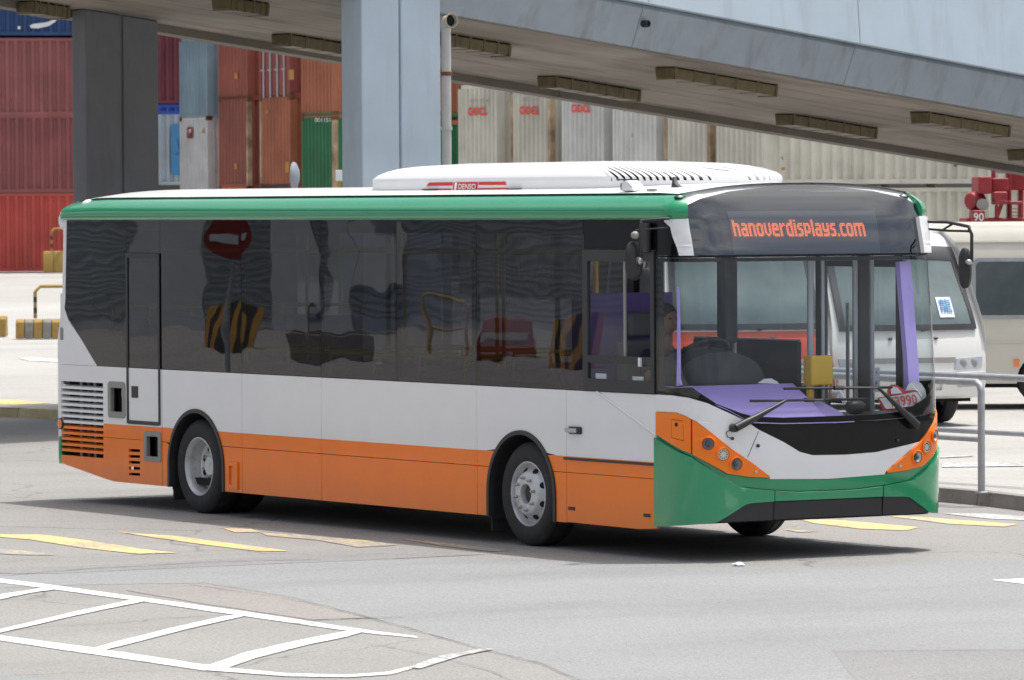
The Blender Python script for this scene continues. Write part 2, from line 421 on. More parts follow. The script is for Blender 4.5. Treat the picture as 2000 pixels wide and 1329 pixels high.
plain('post_rust', (.40, .30, .19), .8, var=.5, vscale=2, dirt=((.16, .065, .03), 3, .95, (1, 1, .5), .42))
plain('cowl', (.035, .04, .045), .6)
plain('board_grey', (.36, .38, .38), .6)
plain('leaf', (.06, .13, .03), .6, var=.3)
plain('barrier_orange', (.42, .22, .04), .6, var=.1)
glassmat('glass_side', (.18, .185, .21), wave=.0021, wscale=1.0, boost=1.8, stretch=(1, 1, 1.8))
glassmat('glass_front', (.85, .89, .90), wave=.0016, wscale=.9, boost=1.5, base=.0)
glassmat('glass_dest', (.30, .33, .36), wave=.004, wscale=1.2, boost=3.2, base=.04)
glassmat('glass_door', (.86, .89, .90), wave=.001, wscale=1.0, boost=1.0)
glassmat('glass_van', (.55, .62, .62), wave=.001, wscale=1.0, boost=1.8, base=.03)
def cmat(name, col, rust=.5, streak=.35):
    m, t, o = newmat(name); b = N(t, 'ShaderNodeBsdfPrincipled', Roughness=.6)
    c = mixcol(t, ramp(t, noise(t, .9, 5), [(.35, 0.), (.65, 1.)]), tuple(x*.85 for x in col), tuple(min(1, x*1.12) for x in col))
    c = mixcol(t, ramp(t, noise(t, 2.2, 6, .65, stretch=(1, 1, .12)), [(.52, 0.), (.72, streak)]), c, tuple(min(1, x*.6+.05) for x in col))
    c = mixcol(t, ramp(t, noise(t, 3.2, 8, .7, stretch=(1, 1, .5)), [(.66, 0.), (.72, rust)]), c, (.15, .06, .025))
    t.links.new(c, b.inputs['Base Color']); t.links.new(b.outputs[0], o.inputs[0])
# ================================================================== THE SETTING
# ---- road: one sheet to the horizon
g = G(); g.add([(-1500, -1500, 0), (1500, -1500, 0), (1500, 1500, 0), (-1500, 1500, 0)], [(0, 1, 2, 3)])
tag(g.obj('road', 'asphalt', recalc=False), kind='structure')
def patch(name, px, z, mat, kind='structure', raw=None, step=None):
    """flat sheet on the ground, outline given at ground level"""
    P = raw or [gnd(a, b, z) for a, b in px]
    o = zone(name, [(p[0], p[1]) for p in P], lambda a, b, h: (a, b, z), 0, 0, mat, None, sheet=True, smooth=None, step=step)
    return tag(o, kind=kind)
def wob(pts, amp, seed, n=6):
    """roughen an outline"""
    rr = random.Random(seed); o = []
    for i, a in enumerate(pts):
        b = pts[(i+1) % len(pts)]
        for j in range(n):
            t = j/n; k = amp if j else amp*.3
            o.append((a[0]+(b[0]-a[0])*t+rr.uniform(-k, k)*4, a[1]+(b[1]-a[1])*t+rr.uniform(-k, k)))
    return o
patch('asphalt_patch', wob([(-300, 1131), (0, 1122), (260, 1106), (480, 1098), (900, 1090), (1500, 1112), (2300, 1075), (2600, 1480), (1240, 1480), (1160, 1340), (1060, 1296), (960, 1272), (720, 1205), (560, 1165), (400, 1139), (150, 1143), (-300, 1160)], .7, 3), .0015, 'asphalt_grey')
patch('asphalt_patch', wob([(-300, 1330), (0, 1315), (120, 1329), (240, 1420), (-300, 1500)], .6, 4), .0015, 'asphalt_grey')
patch('asphalt_patch', wob([(245, 1153), (420, 1143), (560, 1168), (722, 1207), (610, 1211), (420, 1183)], .4, 5), .003, 'asphalt_pink')
patch('asphalt_patch', wob([(1625, 1271), (2100, 1268), (2300, 1400), (1730, 1400)], .5, 6), .003, 'asphalt_dark')
patch('asphalt_patch', wob([(-100, 1118), (0, 1109), (230, 1103), (430, 1092), (700, 1080), (950, 1083), (700, 1095), (400, 1107), (100, 1121)], .3, 9), .003, 'asphalt_dark')
# ---- painted markings
def mk(px, mat, seed, amp=.25, z=.005, n=5):
    return patch('road_marking', wob(px, amp, seed, n), z, mat)
mk([(-60, 1124), (0, 1130), (80, 1140), (280, 1167), (480, 1195), (640, 1219), (720, 1231), (815, 1243), (815, 1246), (720, 1237), (640, 1227), (480, 1204), (280, 1175), (80, 1148), (0, 1138), (-60, 1131)], 'marking_white', 11)
mk([(-60, 1233), (0, 1241), (160, 1262), (300, 1283), (390, 1297), (440, 1302), (400, 1310), (300, 1295), (160, 1275), (0, 1251), (-60, 1243)], 'marking_white', 12)
mk([(390, 1299), (440, 1304), (560, 1315), (680, 1318), (760, 1312), (800, 1302), (805, 1306), (765, 1317), (680, 1323), (560, 1321), (400, 1309)], 'marking_white', 13, z=.006)
mk([(795, 1304), (860, 1281), (945, 1266), (965, 1268), (900, 1281), (820, 1306)], 'marking_white_worn', 14, z=.0075)
mk([(-40, 1168), (0, 1161), (80, 1149), (108, 1151), (60, 1158), (0, 1171), (-40, 1179)], 'marking_white', 15, z=.007)
mk([(-40, 1238), (0, 1229), (140, 1196), (255, 1172), (292, 1173), (240, 1183), (140, 1204), (0, 1236), (-40, 1246)], 'marking_white', 16, z=.007)
mk([(165, 1270), (240, 1250), (340, 1225), (440, 1203), (492, 1198), (470, 1205), (360, 1230), (260, 1256), (190, 1273)], 'marking_white', 17, z=.007)
mk([(400, 1302), (480, 1274), (580, 1251), (680, 1232), (720, 1231), (680, 1243), (590, 1262), (500, 1285), (440, 1306)], 'marking_white', 18, z=.007)
mk([(0, 1044), (80, 1044), (180, 1057), (280, 1073), (345, 1080), (270, 1082), (160, 1070), (60, 1054), (0, 1049)], 'marking_yellow', 21, .15)
mk([(-80, 1066), (0, 1072), (60, 1077), (112, 1084), (50, 1084), (-80, 1078)], 'marking_yellow_worn', 22, .15)
mk([(230, 1039), (270, 1042), (340, 1047), (450, 1061), (540, 1073), (565, 1077), (500, 1076), (400, 1064), (300, 1050)], 'marking_yellow', 23, .15)
mk([(435, 1032), (490, 1033), (508, 1039), (460, 1040)], 'marking_yellow', 24, .15)
mk([(508, 1040), (600, 1046), (720, 1056), (775, 1065), (700, 1069), (620, 1055), (520, 1046)], 'marking_yellow_worn', 25, .2)
mk([(780, 1052), (880, 1062), (1000, 1075), (960, 1077), (860, 1066)], 'marking_yellow_worn', 26, .2)
mk([(1560, 1014), (1640, 1016), (1795, 1030), (1770, 1036), (1680, 1033), (1590, 1022)], 'marking_yellow', 27, .12)
mk([(1735, 1008), (1800, 1010), (1988, 1024), (1960, 1029), (1850, 1023)], 'marking_yellow', 28, .12)
mk([(1530, 1034), (1600, 1038), (1560, 1040)], 'marking_yellow_worn', 29, .12)
mk([(1840, 1003), (1920, 1003), (2060, 1013), (2060, 1019), (1930, 1013)], 'marking_white_worn', 30, .2)
mk([(1936, 1133), (2010, 1129), (2120, 1126), (2120, 1150), (2010, 1142)], 'marking_white', 31, .15)

# ---- open joints and cracks in the surfacing
def joint(px, wd, seed, mat='kerb_concrete'):
    rr = random.Random(seed); P = []
    for (a, b_), (c_, d_) in zip(px, px[1:]):
        for j in range(8): P.append((lerp(a, c_, j/8)+rr.uniform(-2, 2), lerp(b_, d_, j/8)+rr.uniform(-.35, .35)))
    P.append(px[-1]); Q = [gnd(x, y, .0085) for x, y in P]; V = []; F = []
    for i, q in enumerate(Q):
        d_ = (Q[min(i+1, len(Q)-1)]-Q[max(i-1, 0)]).normalized(); n_ = Vector((-d_.y, d_.x, 0)); k = wd*rr.uniform(.3, 1); V += [q-n_*k, q+n_*k]
    for i in range(len(Q)-1): F.append((2*i, 2*i+2, 2*i+3, 2*i+1))
    tag(mesh('surface_joint', V, F, mat, recalc=False), kind='structure')
joint([(-80, 1130), (0, 1124), (180, 1110), (420, 1097), (620, 1092)], .012, 1, 'crack_dark');
joint([(370, 1141), (560, 1168), (725, 1207), (960, 1272), (1060, 1297), (1165, 1345)], .005, 3, 'crack_dark'); joint([(610, 1211), (730, 1206), (800, 1204)], .012, 4, 'crack_dark')
joint([(680, 1252), (760, 1262), (860, 1283), (960, 1310), (1020, 1340)], .004, 5, 'crack_dark')
joint([(1625, 1271), (1800, 1270), (2100, 1268)], .008, 7, 'crack_dark')
# ---- the yard behind: a raised slab with a kerb, rising gently towards the container stacks
KERB = [(-600, 800), (-300, 807), (0, 815), (105, 818), (400, 850), (900, 915), (1400, 957), (1840, 979), (2000, 998), (2300, 1040), (2800, 1120), (3600, 1260)]
KP = []
for (a, b), (c, d) in zip(KERB, KERB[1:]):
    for j in range(6): KP.append(gnd(lerp(a, c, j/6), lerp(b, d, j/6)))
KP.append(gnd(*KERB[-1]))
for _ in range(3):
    KP = [KP[0]]+[(KP[i-1]+KP[i]*2+KP[i+1])/4 for i in range(1, len(KP)-1)]+[KP[-1]]
def dep(p): return (Vector((p[0], p[1], 0))-Vector((CAM.x, CAM.y, 0))).dot(HF)
def lat(p): return (Vector((p[0], p[1], 0))-Vector((CAM.x, CAM.y, 0))).dot(HR)
def lotz(d): return interp(d, [(74, .125), (95, .24), (130, .52), (168, .72), (260, .8)])
V = []; F = []; rows = [0, .8, 2, 4, 8, 14, 20, 28, 40, 60, 90, 130, 200, 700]
for p in KP:
    for r in rows:
        d = dep(p)+r; q = cp(lat(p)*(1+max(0, r-20)/60), d, lotz(d)); V.append(q)
n = len(rows)
for i in range(len(KP)-1):
    for j in range(n-1): F.append((i*n+j, (i+1)*n+j, (i+1)*n+j+1, i*n+j+1))
tag(mesh('pavement', V, F, 'lot_concrete', smooth=60, recalc=True), kind='structure')
kroot = tag(empty('kerb', (0, 0, 0)), kind='structure')
# kerb stones laid one after another along the edge
acc = 0; L = 1.0; segs = []; cur = [KP[0]]
for a, b in zip(KP, KP[1:]):
    s = (b-a).length; pos = 0
    while acc+(s-pos) >= L:
        pos += L-acc; acc = 0; q = a+(b-a)*(pos/s); segs.append((cur[0], q)); cur = [q]
    acc += s-pos
for k, (a, b) in enumerate(segs):
    d = (b-a).normalized(); nrm = Vector((-d.y, d.x, 0))
    if nrm.dot(HF) < 0: nrm = -nrm
    a2 = a+d*.006; b2 = b-d*.006; h = .131+random.uniform(-.004, .004); gg = G()
    A = [a2-nrm*.02, b2-nrm*.02, b2+nrm*.16, a2+nrm*.16]
    gg.hexa([(p.x, p.y, -.05) for p in A], [(p.x+(nrm.x*.03 if i < 2 else 0), p.y+(nrm.y*.03 if i < 2 else 0), h) for i, p in enumerate(A)])
    ksx = (a-CAM).dot(RT)/(a-CAM).dot(FW)*FPX+CX
    gg.obj('kerb_stone', 'kerb_yellow' if ksx < 900 else 'kerb_concrete', kroot)
def on_lot(px, py):
    """ground point on the raised yard seen at a pixel"""
    lo, hi = 45.0, 400.0; d = ray(px, py)
    for _ in range(60):
        m = (lo+hi)/2; q = CAM+d*m
        if q.z > lotz(dep(q)): lo = m
        else: hi = m
    return CAM+d*lo
def lotpatch(name, px, mat, lift=.006):
    P = [on_lot(*p) for p in px]
    V = [(p.x, p.y, p.z+lift) for p in P]
    return tag(mesh(name, V, [tuple(range(len(V)))], mat, recalc=False), kind='structure')
lotpatch('road_marking', [(-100, 779), (30, 782), (100, 789), (30, 792), (-100, 792)], 'marking_yellow', .008)
lotpatch('road_marking', [(35, 701), (70, 700), (130, 704), (130, 708), (60, 706)], 'marking_white', .008)
lotpatch('road_marking', [(1840, 906), (2080, 904), (2080, 911), (1840, 914)], 'marking_white_worn', .008)
lotpatch('road_marking', [(1836, 893), (1900, 891), (1900, 893), (1836, 896)], 'marking_white_worn', .008)

# ================================================================== FLYOVER RAMP
GA, SL, D0, L0, H0 = R(50), .0913, 66.5, -1.33, 5.42
FD = HR*math.cos(GA)+HF*math.sin(GA); FN = HR*-math.sin(GA)+HF*math.cos(GA)
F0 = cp(L0, D0, H0)
def fl(t, wd, h):                          # along the ramp, across it, above its soffit
    p = F0+FD*t+FN*wd; p.z = H0-SL*t+h; return p
def soffit(px, py):
    d = ray(px, py); nrm = (FD-Vector((0, 0, SL))).cross(FN); s = (F0-CAM).dot(nrm)/d.dot(nrm)
    q = CAM+d*s-F0; return q.dot(FD), q.dot(FN)
fly = empty('flyover_ramp', cp(L0, D0, 0)); tag(fly, 'pale blue concrete flyover ramp sloping down to the right behind the bus', 'flyover')
T0, T1, WD = -34, 40, 5.5
def sweep(name, prof, mat, t0=T0, t1=T1, bevel=0, n=1):
    gg = G(); ts = [lerp(t0, t1, i/n) for i in range(n+1)]; m = len(prof)
    V = [fl(t, w_, h) for t in ts for w_, h in prof]; F = []
    for i in range(n):
        for k in range(m): F.append((i*m+k, (i+1)*m+k, (i+1)*m+(k+1) % m, i*m+(k+1) % m))
    F += [tuple(range(m)), tuple(range(n*m, n*m+m))[::-1]]
    gg.add(V, F); return gg.obj(name, mat, fly, bevel=bevel)
sweep('deck', [(.2, .0), (WD-.2, .0), (WD-.2, .5), (.2, .5)], 'soffit')
sweep('drip_edge', [(.06, -.035), (.16, -.035), (.16, .1), (.06, .1)], 'beam_concrete')
JT = [-34, -19.7, -14.9, -10, -5.11, -.23, 4.65, 9.53, 14.4, 19.3, 24.2, 40]
for a, b in zip(JT, JT[1:]):
    sweep('edge_beam', [(.0, -.02), (.198, -.02), (.198, .52), (-.16, .56), (-.20, .50)], 'flyover_shaded', a+.005, b-.005, bevel=.008)
    sweep('parapet_panel', [(-.30, .565), (-.02, .565), (.06, 1.75), (-.22, 1.75)], 'flyover_lit', a+.006, b-.006, bevel=.01)
    sweep('far_edge_beam', [(WD-.198, -.11), (WD+.08, -.11), (WD+.12, .7), (WD-.198, .7)], 'beam_concrete', a+.006, b-.006)
    sweep('far_parapet', [(WD-.05, .705), (WD+.15, .705), (WD+.15, 1.7), (WD-.05, 1.7)], 'flyover_shaded', a+.01, b-.01)
def pier(px0, px1, px2, wd, thick, mats, top):
    """wall pier under the ramp: wide face split by a groove"""
    def tt(px):
        r_ = (px-CX)/FPX; base = fl(0, wd, 0); l0 = lat(base); d0 = dep(base)
        return (r_*d0-l0)/(math.cos(GA)-r_*math.sin(GA))
    a, m, b = tt(px0), tt(px1), tt(px2)
    base = lambda q: Vector((q.x, q.y, .05))
    for (s, e) in ((a, m-.02), (m+.02, b)):
        gg = G()
        A = [fl(s, wd, 0), fl(e, wd, 0), fl(e, wd+thick, 0), fl(s, wd+thick, 0)]
        B = [Vector((p.x, p.y, p.z+top)) for p in A]
        gg.hexa([base(p) for p in A], B); gg.obj('pier', mats[0], fly, bevel=.02)
    gg = G(); A = [fl(m-.03, wd+.03, 0), fl(m+.03, wd+.03, 0), fl(m+.03, wd+thick-.03, 0), fl(m-.03, wd+thick-.03, 0)]
    gg.hexa([base(p) for p in A], [Vector((p.x, p.y, p.z+top)) for p in A]); gg.obj('pier_joint', mats[1], fly)
pier(710, 785, 864, -.06, .36, ('flyover_lit', 'flyover_shaded'), .52)
pier(172, 243, 313, WD-.5, .27, ('pier_shaded', 'beam_concrete'), -.005)
gg = G(); gg.lathe([(.05, 0), (.05, .1), (.035, .1), (.035, .02)], fl(4.72, -.14, .30), -FN, 12, False); gg.obj('drain_spout', 'plastic_black', fly)
# light fittings under the soffit
FX = [(-30, 4, 200, 10), (410, -6, 530, 6), (552, 65, 712, 94), (820, 64, 1008, 86), (1050, 148, 1252, 176), (1297, 130, 1503, 166), (1517, 222, 1712, 250), (1778, 218, 1975, 246), (1962, 292, 2160, 318)]
FXL = ['dirty fluorescent fitting at the top left, beside the dark far pier', 'fluorescent fitting cut by the top edge, between the two piers',
       'fluorescent fitting partly hidden behind the pale pier on its left', 'fluorescent fitting just right of the drainpipe, partly hidden by it',
       'fluorescent fitting above the white containers, low on the soffit', 'fluorescent fitting high on the soffit, above the bus air conditioner front',
       'fluorescent fitting low on the soffit above the bus destination display', 'fluorescent fitting high on the soffit towards the right edge',
       'fluorescent fitting cut by the right edge above the red machine']
for (a, b, c, d), lb in zip(FX, FXL):
    t0, w0 = soffit(a, b); t1, w1 = soffit(c, d); wm = (w0+w1)/2
    q0 = fl((t0+t1)/2, wm, 0); e = empty('light_fitting', q0); tag(e, lb, 'light fitting', 'light fittings under the flyover')
    gg = G(); pr = [(-.17, -.02), (-.15, -.17), (.15, -.17), (.17, -.02)]
    V = [fl(t, wm+x, z) for t in (t0, t1) for x, z in pr]
    gg.add(V, [(0, 1, 5, 4), (1, 2, 6, 5), (2, 3, 7, 6), (3, 0, 4, 7), (3, 2, 1, 0), (4, 5, 6, 7)]); gg.obj('trough', 'fixture', e, bevel=.012)
    for t in (t0, t1):
        s = .05 if t == t0 else -.05
        gg = G(); V = [fl(t+x, wm+y, z) for x in (-.02+s, .02+s) for y, z in [(-.18, 0), (-.165, -.182), (.165, -.182), (.18, 0)]]
        gg.hexa(V[:4], V[4:]); gg.obj('end_cap', 'fixture', e)
    for k in range(1, 5):
        t = lerp(t0, t1, k/5); gg = G(); V = [fl(t+x, wm+y, z) for x in (-.015, .015) for y, z in [(-.175, 0), (-.158, -.176), (.158, -.176), (.175, 0)]]
        gg.hexa(V[:4], V[4:]); gg.obj('clip', 'fixture', e)
# drainpipe beside the pale pier
q = at(872, 200, 65.6); e = empty('drainpipe', (q.x, q.y, .1)); tag(e, 'white drainpipe with an open elbow beside the pale blue pier', 'pipe')
zt = CAM.z+(400-42)*.00656
gg = G(); gg.tube([(q.x, q.y, .1), (q.x, q.y, zt-.08)], .062, 14); gg.obj('pipe', 'pipe_pvc', e, smooth=50)
gg = G(); dirn = (-HF*.8+HR*.55).normalized()
P = [Vector((q.x, q.y, zt-.08)), Vector((q.x, q.y, zt-.03)), Vector((q.x, q.y, zt+.0))+dirn*.03, Vector((q.x, q.y, zt+.01))+dirn*.13]
gg.tube(P, [.075, .075, .08, .085], 14, caps=False); gg.obj('elbow', 'pipe_pvc', e, smooth=60)
gg = G(); gg.tube([P[-1]-dirn*.05, P[-1]-dirn*.045], .07, 14); gg.obj('elbow_mouth', 'black_void', e)
gg = G(); gg.lathe([(.085, -.008), (.095, -.008), (.095, .008), (.085, .008)], P[-1], dirn, 16, False); gg.obj('elbow_rim', 'kerb_yellow', e)
for yy in (144, 250):
    zz = CAM.z+(400-yy)*.00656; gg = G(); gg.lathe([(.064, -.025), (.074, -.025), (.074, .025), (.064, .025)], (q.x, q.y, zz), (0, 0, 1), 14, False); gg.obj('collar', 'rust' if yy == 144 else 'pipe_pvc', e, smooth=40)

# ================================================================== CONTAINERS
CC = dict(blue=(.02, .06, .17), maroon=(.30, .10, .095), maroon2=(.27, .085, .085), red=(.48, .075, .06), dmaroon=(.14, .025, .04), bluegrey=(.20, .29, .34), pale=(.50, .51, .51),
          brown=(.29, .085, .055), brown2=(.27, .085, .06), doorred=(.25, .06, .05), rust=(.36, .12, .06), orange=(.5, .13, .03), navy=(.04, .05, .08), tan=(.33, .10, .06), green=(.018, .15, .06), beige=(.56, .54, .46), beige2=(.53, .51, .43), white=(.57, .57, .545), aqua=(.33, .40, .45), bright=(.02, .06, .35))
for k, c in CC.items(): cmat('cont_'+k, c, rust=.75 if k in ('white', 'beige', 'tan') else .35)
PITCHC = .278
def corrug(L, H, d=.056):
    """corrugated sheet in (u along, depth, v up)"""
    n = max(2, int(round(L/PITCHC))); s = L/n; prof = []
    for i in range(n):
        x = i*s; prof += [(x+s*.0, 0), (x+s*.36, 0), (x+s*.5, d), (x+s*.86, d)]
    prof.append((L, 0)); V = [(x, y, z) for x, y in prof for z in (0, H)]; m = len(prof)
    return V, [(2*i, 2*i+2, 2*i+3, 2*i+1) for i in range(m-1)]
_cc = {}
def container(base, ax, L, H, mat, label, group, W_=2.44, end='wall', both=True):
    """ax: unit vector along the length; base: corner where the near long side and the end meet, at the bottom"""
    ang = math.atan2(ax.y, ax.x); e = empty('shipping_container', base, ang); tag(e, label, 'container', group)
    key = (round(L, 2), H, end, W_)
    if key not in _cc:
        parts = []
        def add(nm, V, F, fm=None):
            me = bpy.data.meshes.new(nm); me.from_pydata(V, [], F); me.update(); me.materials.append(None); parts.append((nm, me, fm))
        def bx(nm, *a, fm=None):
            gg = G().box(*a); add(nm, [tuple(v) for v in gg.V], gg.F, fm)
        V, F = corrug(L-.28, H-.28)
        add('side_panel', [(x+.14, .02+y, z+.17) for x, y, z in V], F)
        add('side_panel', [(x+.14, W_-.02-y, z+.17) for x, y, z in V], [f[::-1] for f in F])
        if end == 'wall':
            V, F = corrug(W_-.28, H-.28)
            add('end_panel', [(.02+y, W_-.14-x, z+.17) for x, y, z in V], F)
            add('end_panel', [(L-.02-y, x+.14, z+.17) for x, y, z in V], F)
        else:
            for s in (0, 1):
                y0 = .12+s*(W_-.24)/2; bx('door', .02, .07, y0+.01, y0+(W_-.24)/2-.01, .15, H-.13)
                for yy in (y0+.28, y0+.82):
                    gg = G().tube([(-.02, yy, .1), (-.02, yy, H-.1)], .028, 6); add('lock_rod', [tuple(v) for v in gg.V], gg.F, 'pole_grey')
                    for zz in (.9, 1.5): bx('rod_handle', -.035, .01, yy-.06, yy+.2, zz, zz+.05, fm='pole_grey')
            bx('end_panel', L-.06, L-.02, .14, W_-.14, .16, H-.12)
        for x in (0, L-.14):
            for y in (0, W_-.14): bx('corner_post', x, x+.14, y, y+.14, .12, H-.12)
            for y in (-.004, W_-.156):
                for z in (0, H-.118): bx('corner_casting', x-.004, x+.158 if x == 0 else x+.144, y, y+.16, z, z+.118, fm='rust')
        for y in (0, W_-.1):
            bx('bottom_rail', .14, L-.14, y+.01, y+.09, .05, .17); bx('top_rail', .14, L-.14, y+.015, y+.085, H-.125, H-.03)
        for x in (.0, L-.1):
            bx('end_sill', x+.015, x+.085, .14, W_-.14, .10, .19); bx('end_header', x+.015, x+.085, .14, W_-.14, H-.125, H-.02)
        bx('roof', .14, L-.14, .05, W_-.05, H-.06, H-.04); bx('floor', .1, L-.1, .08, W_-.08, .08, .12, fm='black_void')  # floor coloured black to put shade into the gap under the sills
        _cc[key] = parts
    for nm, me, fm in _cc[key]:
        o = bpy.data.objects.new(nm, me); COL.objects.link(o); o.parent = e
        if nm == 'corner_post' and mat in ('beige', 'white', 'beige2', 'rust', 'brown2', 'green', 'bluegrey') and random.random() < .4: fm = 'post_rust'
        o.material_slots[0].link = 'OBJECT'; o.material_slots[0].material = MATS[fm or 'cont_'+mat]
    return e
def sidemap(e, z0, y0=-.012):
    a = e.rotation_euler.z; d = Vector((math.cos(a), math.sin(a), 0)); nn = Vector((-math.sin(a), math.cos(a), 0))
    return lambda u, v: tuple(e.location + d*u + nn*y0 + Vector((0, 0, v)))
def decal(name, poly, mapf, mat, parent):
    V = [mapf(*p) for p in poly]; return mesh(name, [Vector(v)-root_loc(parent) if False else v for v in V], [tuple(range(len(V)))], mat, None)
def on_container(e, o):
    """parent a mesh given in world space to a container standing with a turn"""
    o.parent = e; o.matrix_parent_inverse = (Matrix.Translation(e.location) @ Matrix.Rotation(e.rotation_euler.z, 4, 'Z')).inverted(); return o
def hz(px): return 400.06-.0054*(px-1000)
def zat(px, py, d): return CAM.z+(hz(px)-py)*d/FPX
# left stack: long sides, four high
DA = (HR*.985+HF*.17).normalized()
def left(px_right, d, ytop, H, mat, label, L=12.19):
    z = zat(px_right-60, ytop, d)-H; r = at(px_right, 400, d); b = Vector((r.x, r.y, z))-DA*L
    return container(b, DA, L, H, mat, label, 'containers stacked in the yard')
e = left(190, 167, -82, 2.59, 'blue', 'dark blue container with white swoosh lettering, top of the left stack')
sm = sidemap(e, 0)
def pxmap(e, sm, px, py):
    a = e.rotation_euler.z; nn = Vector((-math.sin(a), math.cos(a), 0)); o0 = e.location-nn*.014
    d = ray(px, py); s = (o0-CAM).dot(nn)/d.dot(nn); return tuple(CAM+d*s)
def decalpx(e, name, px, mat):
    V = [pxmap(e, None, *p) for p in px]; return on_container(e, mesh(name, V, [tuple(range(len(V)))], mat, recalc=False))
decalpx(e, 'lettering', [(58, 50), (66, 47), (90, 44), (107, 38), (116, 32), (108, 43), (96, 51), (74, 56), (60, 55)], 'logo_white')
decalpx(e, 'lettering', [(34, 54), (36, 51), (40, 52), (40, 57), (36, 58)], 'logo_white')
left(188, 167, 74, 2.59, 'maroon', 'faded maroon container directly under the dark blue one')
left(189, 167, 224, 2.59, 'maroon2', 'maroon container with a rust patch, third from the top on the left')
left(187, 167, 376, 2.62, 'red', 'bright red container at the bottom of the left stack')
# behind the dark pier
e = left(520, 178, 60, 2.59, 'dmaroon', 'dark maroon container seen in the gap right of the dark pier', 12.19)
e = left(520, 178, 203, .42, 'bright', 'bright blue flat rack lying between the maroon and the star container', 12.19)
e = left(520, 178, 218, 2.59, 'aqua', 'pale blue container with a white star, seen right of the dark pier')
decalpx(e, 'panel_mark', [(334, 248), (337, 243), (420, 243), (420, 342), (338, 342), (334, 336)], 'ink_blue')
decalpx(e, 'star', [(339, 301), (350, 296), (345, 266), (356, 292), (380, 285), (362, 300), (366, 326), (352, 306)], 'logo_white')
# the long row: ends facing the viewer's left, sides facing right
RD = Vector((7.29, -16.0, 0)).normalized()                  # along the row, coming nearer
ROWD = HR*RD.x+HF*RD.y; SIDE = (HR*-RD.y+HF*RD.x)            # containers' long axis
def end_cont(pxl, d, ytop, H, mat, label, end='wall', L=6.06):
    r = at(pxl, 400, d); z = zat(pxl+40, ytop, d)-H
    # left edge of the end face at pxl ; the end face runs along ROWD, the near long side is at the ROWD end
    b = Vector((r.x, r.y, z))+ROWD*2.44
    return container(b, SIDE, L, H, mat, label, 'containers stacked in the yard', end=end)
def rowd(px): return 134+(895-px)*.051 if px < 895 else 134-(px-895)*.0266
def endpx(e, px, py, out_=.016):
    a = e.rotation_euler.z; nn = Vector((math.cos(a), math.sin(a), 0)); o0 = e.location-nn*out_
    d = ray(px, py); s = (o0-CAM).dot(nn)/d.dot(nn); return tuple(CAM+d*s)
def enddecal(e, name, px, mat):
    V = [endpx(e, *p) for p in px]; return on_container(e, mesh(name, V, [tuple(range(len(V)))], mat, recalc=False))
def endtext(e, name, s, px, py, h, mat, **kw):
    V, F = textmesh(s, h, **kw)
    return on_container(e, mesh(name, [endpx(e, px+a, py-b) for a, b in V], F, mat, recalc=False))
e = end_cont(352, rowd(352), 76, 2.62, 'bluegrey', 'blue grey container with ribbed end, on the pale grey one')
e = end_cont(352, rowd(352), 229, 2.62, 'pale', 'pale grey container with a small red and white badge')
enddecal(e, 'badge', [(365, 249), (376, 249), (376, 270), (365, 270)], 'sign_red'); enddecal(e, 'badge_figure', [(367, 254), (373, 252), (373, 267), (367, 267)], 'paper')
enddecal(e, 'warning_mark', [(393, 260), (399, 260), (398, 249)], 'barrier_orange')
e = end_cont(352, rowd(352), 381, 2.5, 'navy', 'dark container under the pale grey one, nearly hidden by the bus')
e = end_cont(428, rowd(428), 18, 2.9, 'brown', 'red brown container above the taller brown one, second column')
enddecal(e, 'placard', [(458, 143), (464, 143), (464, 155), (458, 155)], 'barrier_orange')
e = end_cont(428, rowd(428), 188, 2.9, 'brown2', 'brown container under the red brown one, second column')
enddecal(e, 'placard', [(458, 319), (463, 319), (463, 331), (458, 331)], 'barrier_orange')
end_cont(428, rowd(428), 364, 2.6, 'orange', 'orange container at the foot of the second column')
e = end_cont(508, rowd(508), 20, 2.75, 'doorred', 'container showing red doors with white locking rods', end='doors')
enddecal(e, 'placard', [(564, 136), (574, 136), (574, 156), (564, 156)], 'barrier_orange')
e = end_cont(508, rowd(508), 184, 2.9, 'rust', 'rust orange container under the one with doors')
enddecal(e, 'warning_mark', [(518, 222), (524, 222), (523, 213)], 'barrier_orange'); enddecal(e, 'placard', [(557, 316), (565, 316), (565, 338), (557, 338)], 'barrier_orange')
end_cont(508, rowd(508), 359, 2.6, 'navy', 'dark blue container at the foot of the third column')
end_cont(590, rowd(590), 64, 2.59, 'rust', 'orange brown container above the green one')
e = end_cont(590, rowd(590), 220, 2.59, 'green', 'green container below the orange brown one')
tag(endtext(e, 'number', '001151', 631, 235, 11, 'logo_white'), kind='stuff')
end_cont(590, rowd(590), 376, 2.5, 'navy', 'dark container under the green one, hidden by the bus')
e = end_cont(795, rowd(795), 64, 2.59, 'rust', 'brown container glimpsed between the drainpipe and the beige ones')
end_cont(795, rowd(795), 222, 2.59, 'green', 'green container glimpsed behind the drainpipe')
BX = [896, 997, 1098, 1197, 1298, 1400]
BL = ['beige container with red logo, first right of the drainpipe', 'beige container with red logo, second right of the drainpipe', 'pale container with a rusty right post, third right of the drainpipe',
      'grey white container, its red logo cut by the flyover, fourth from the drainpipe', 'plain beige container end beside the corner stack', 'beige container whose long ribbed side faces the minibuses']
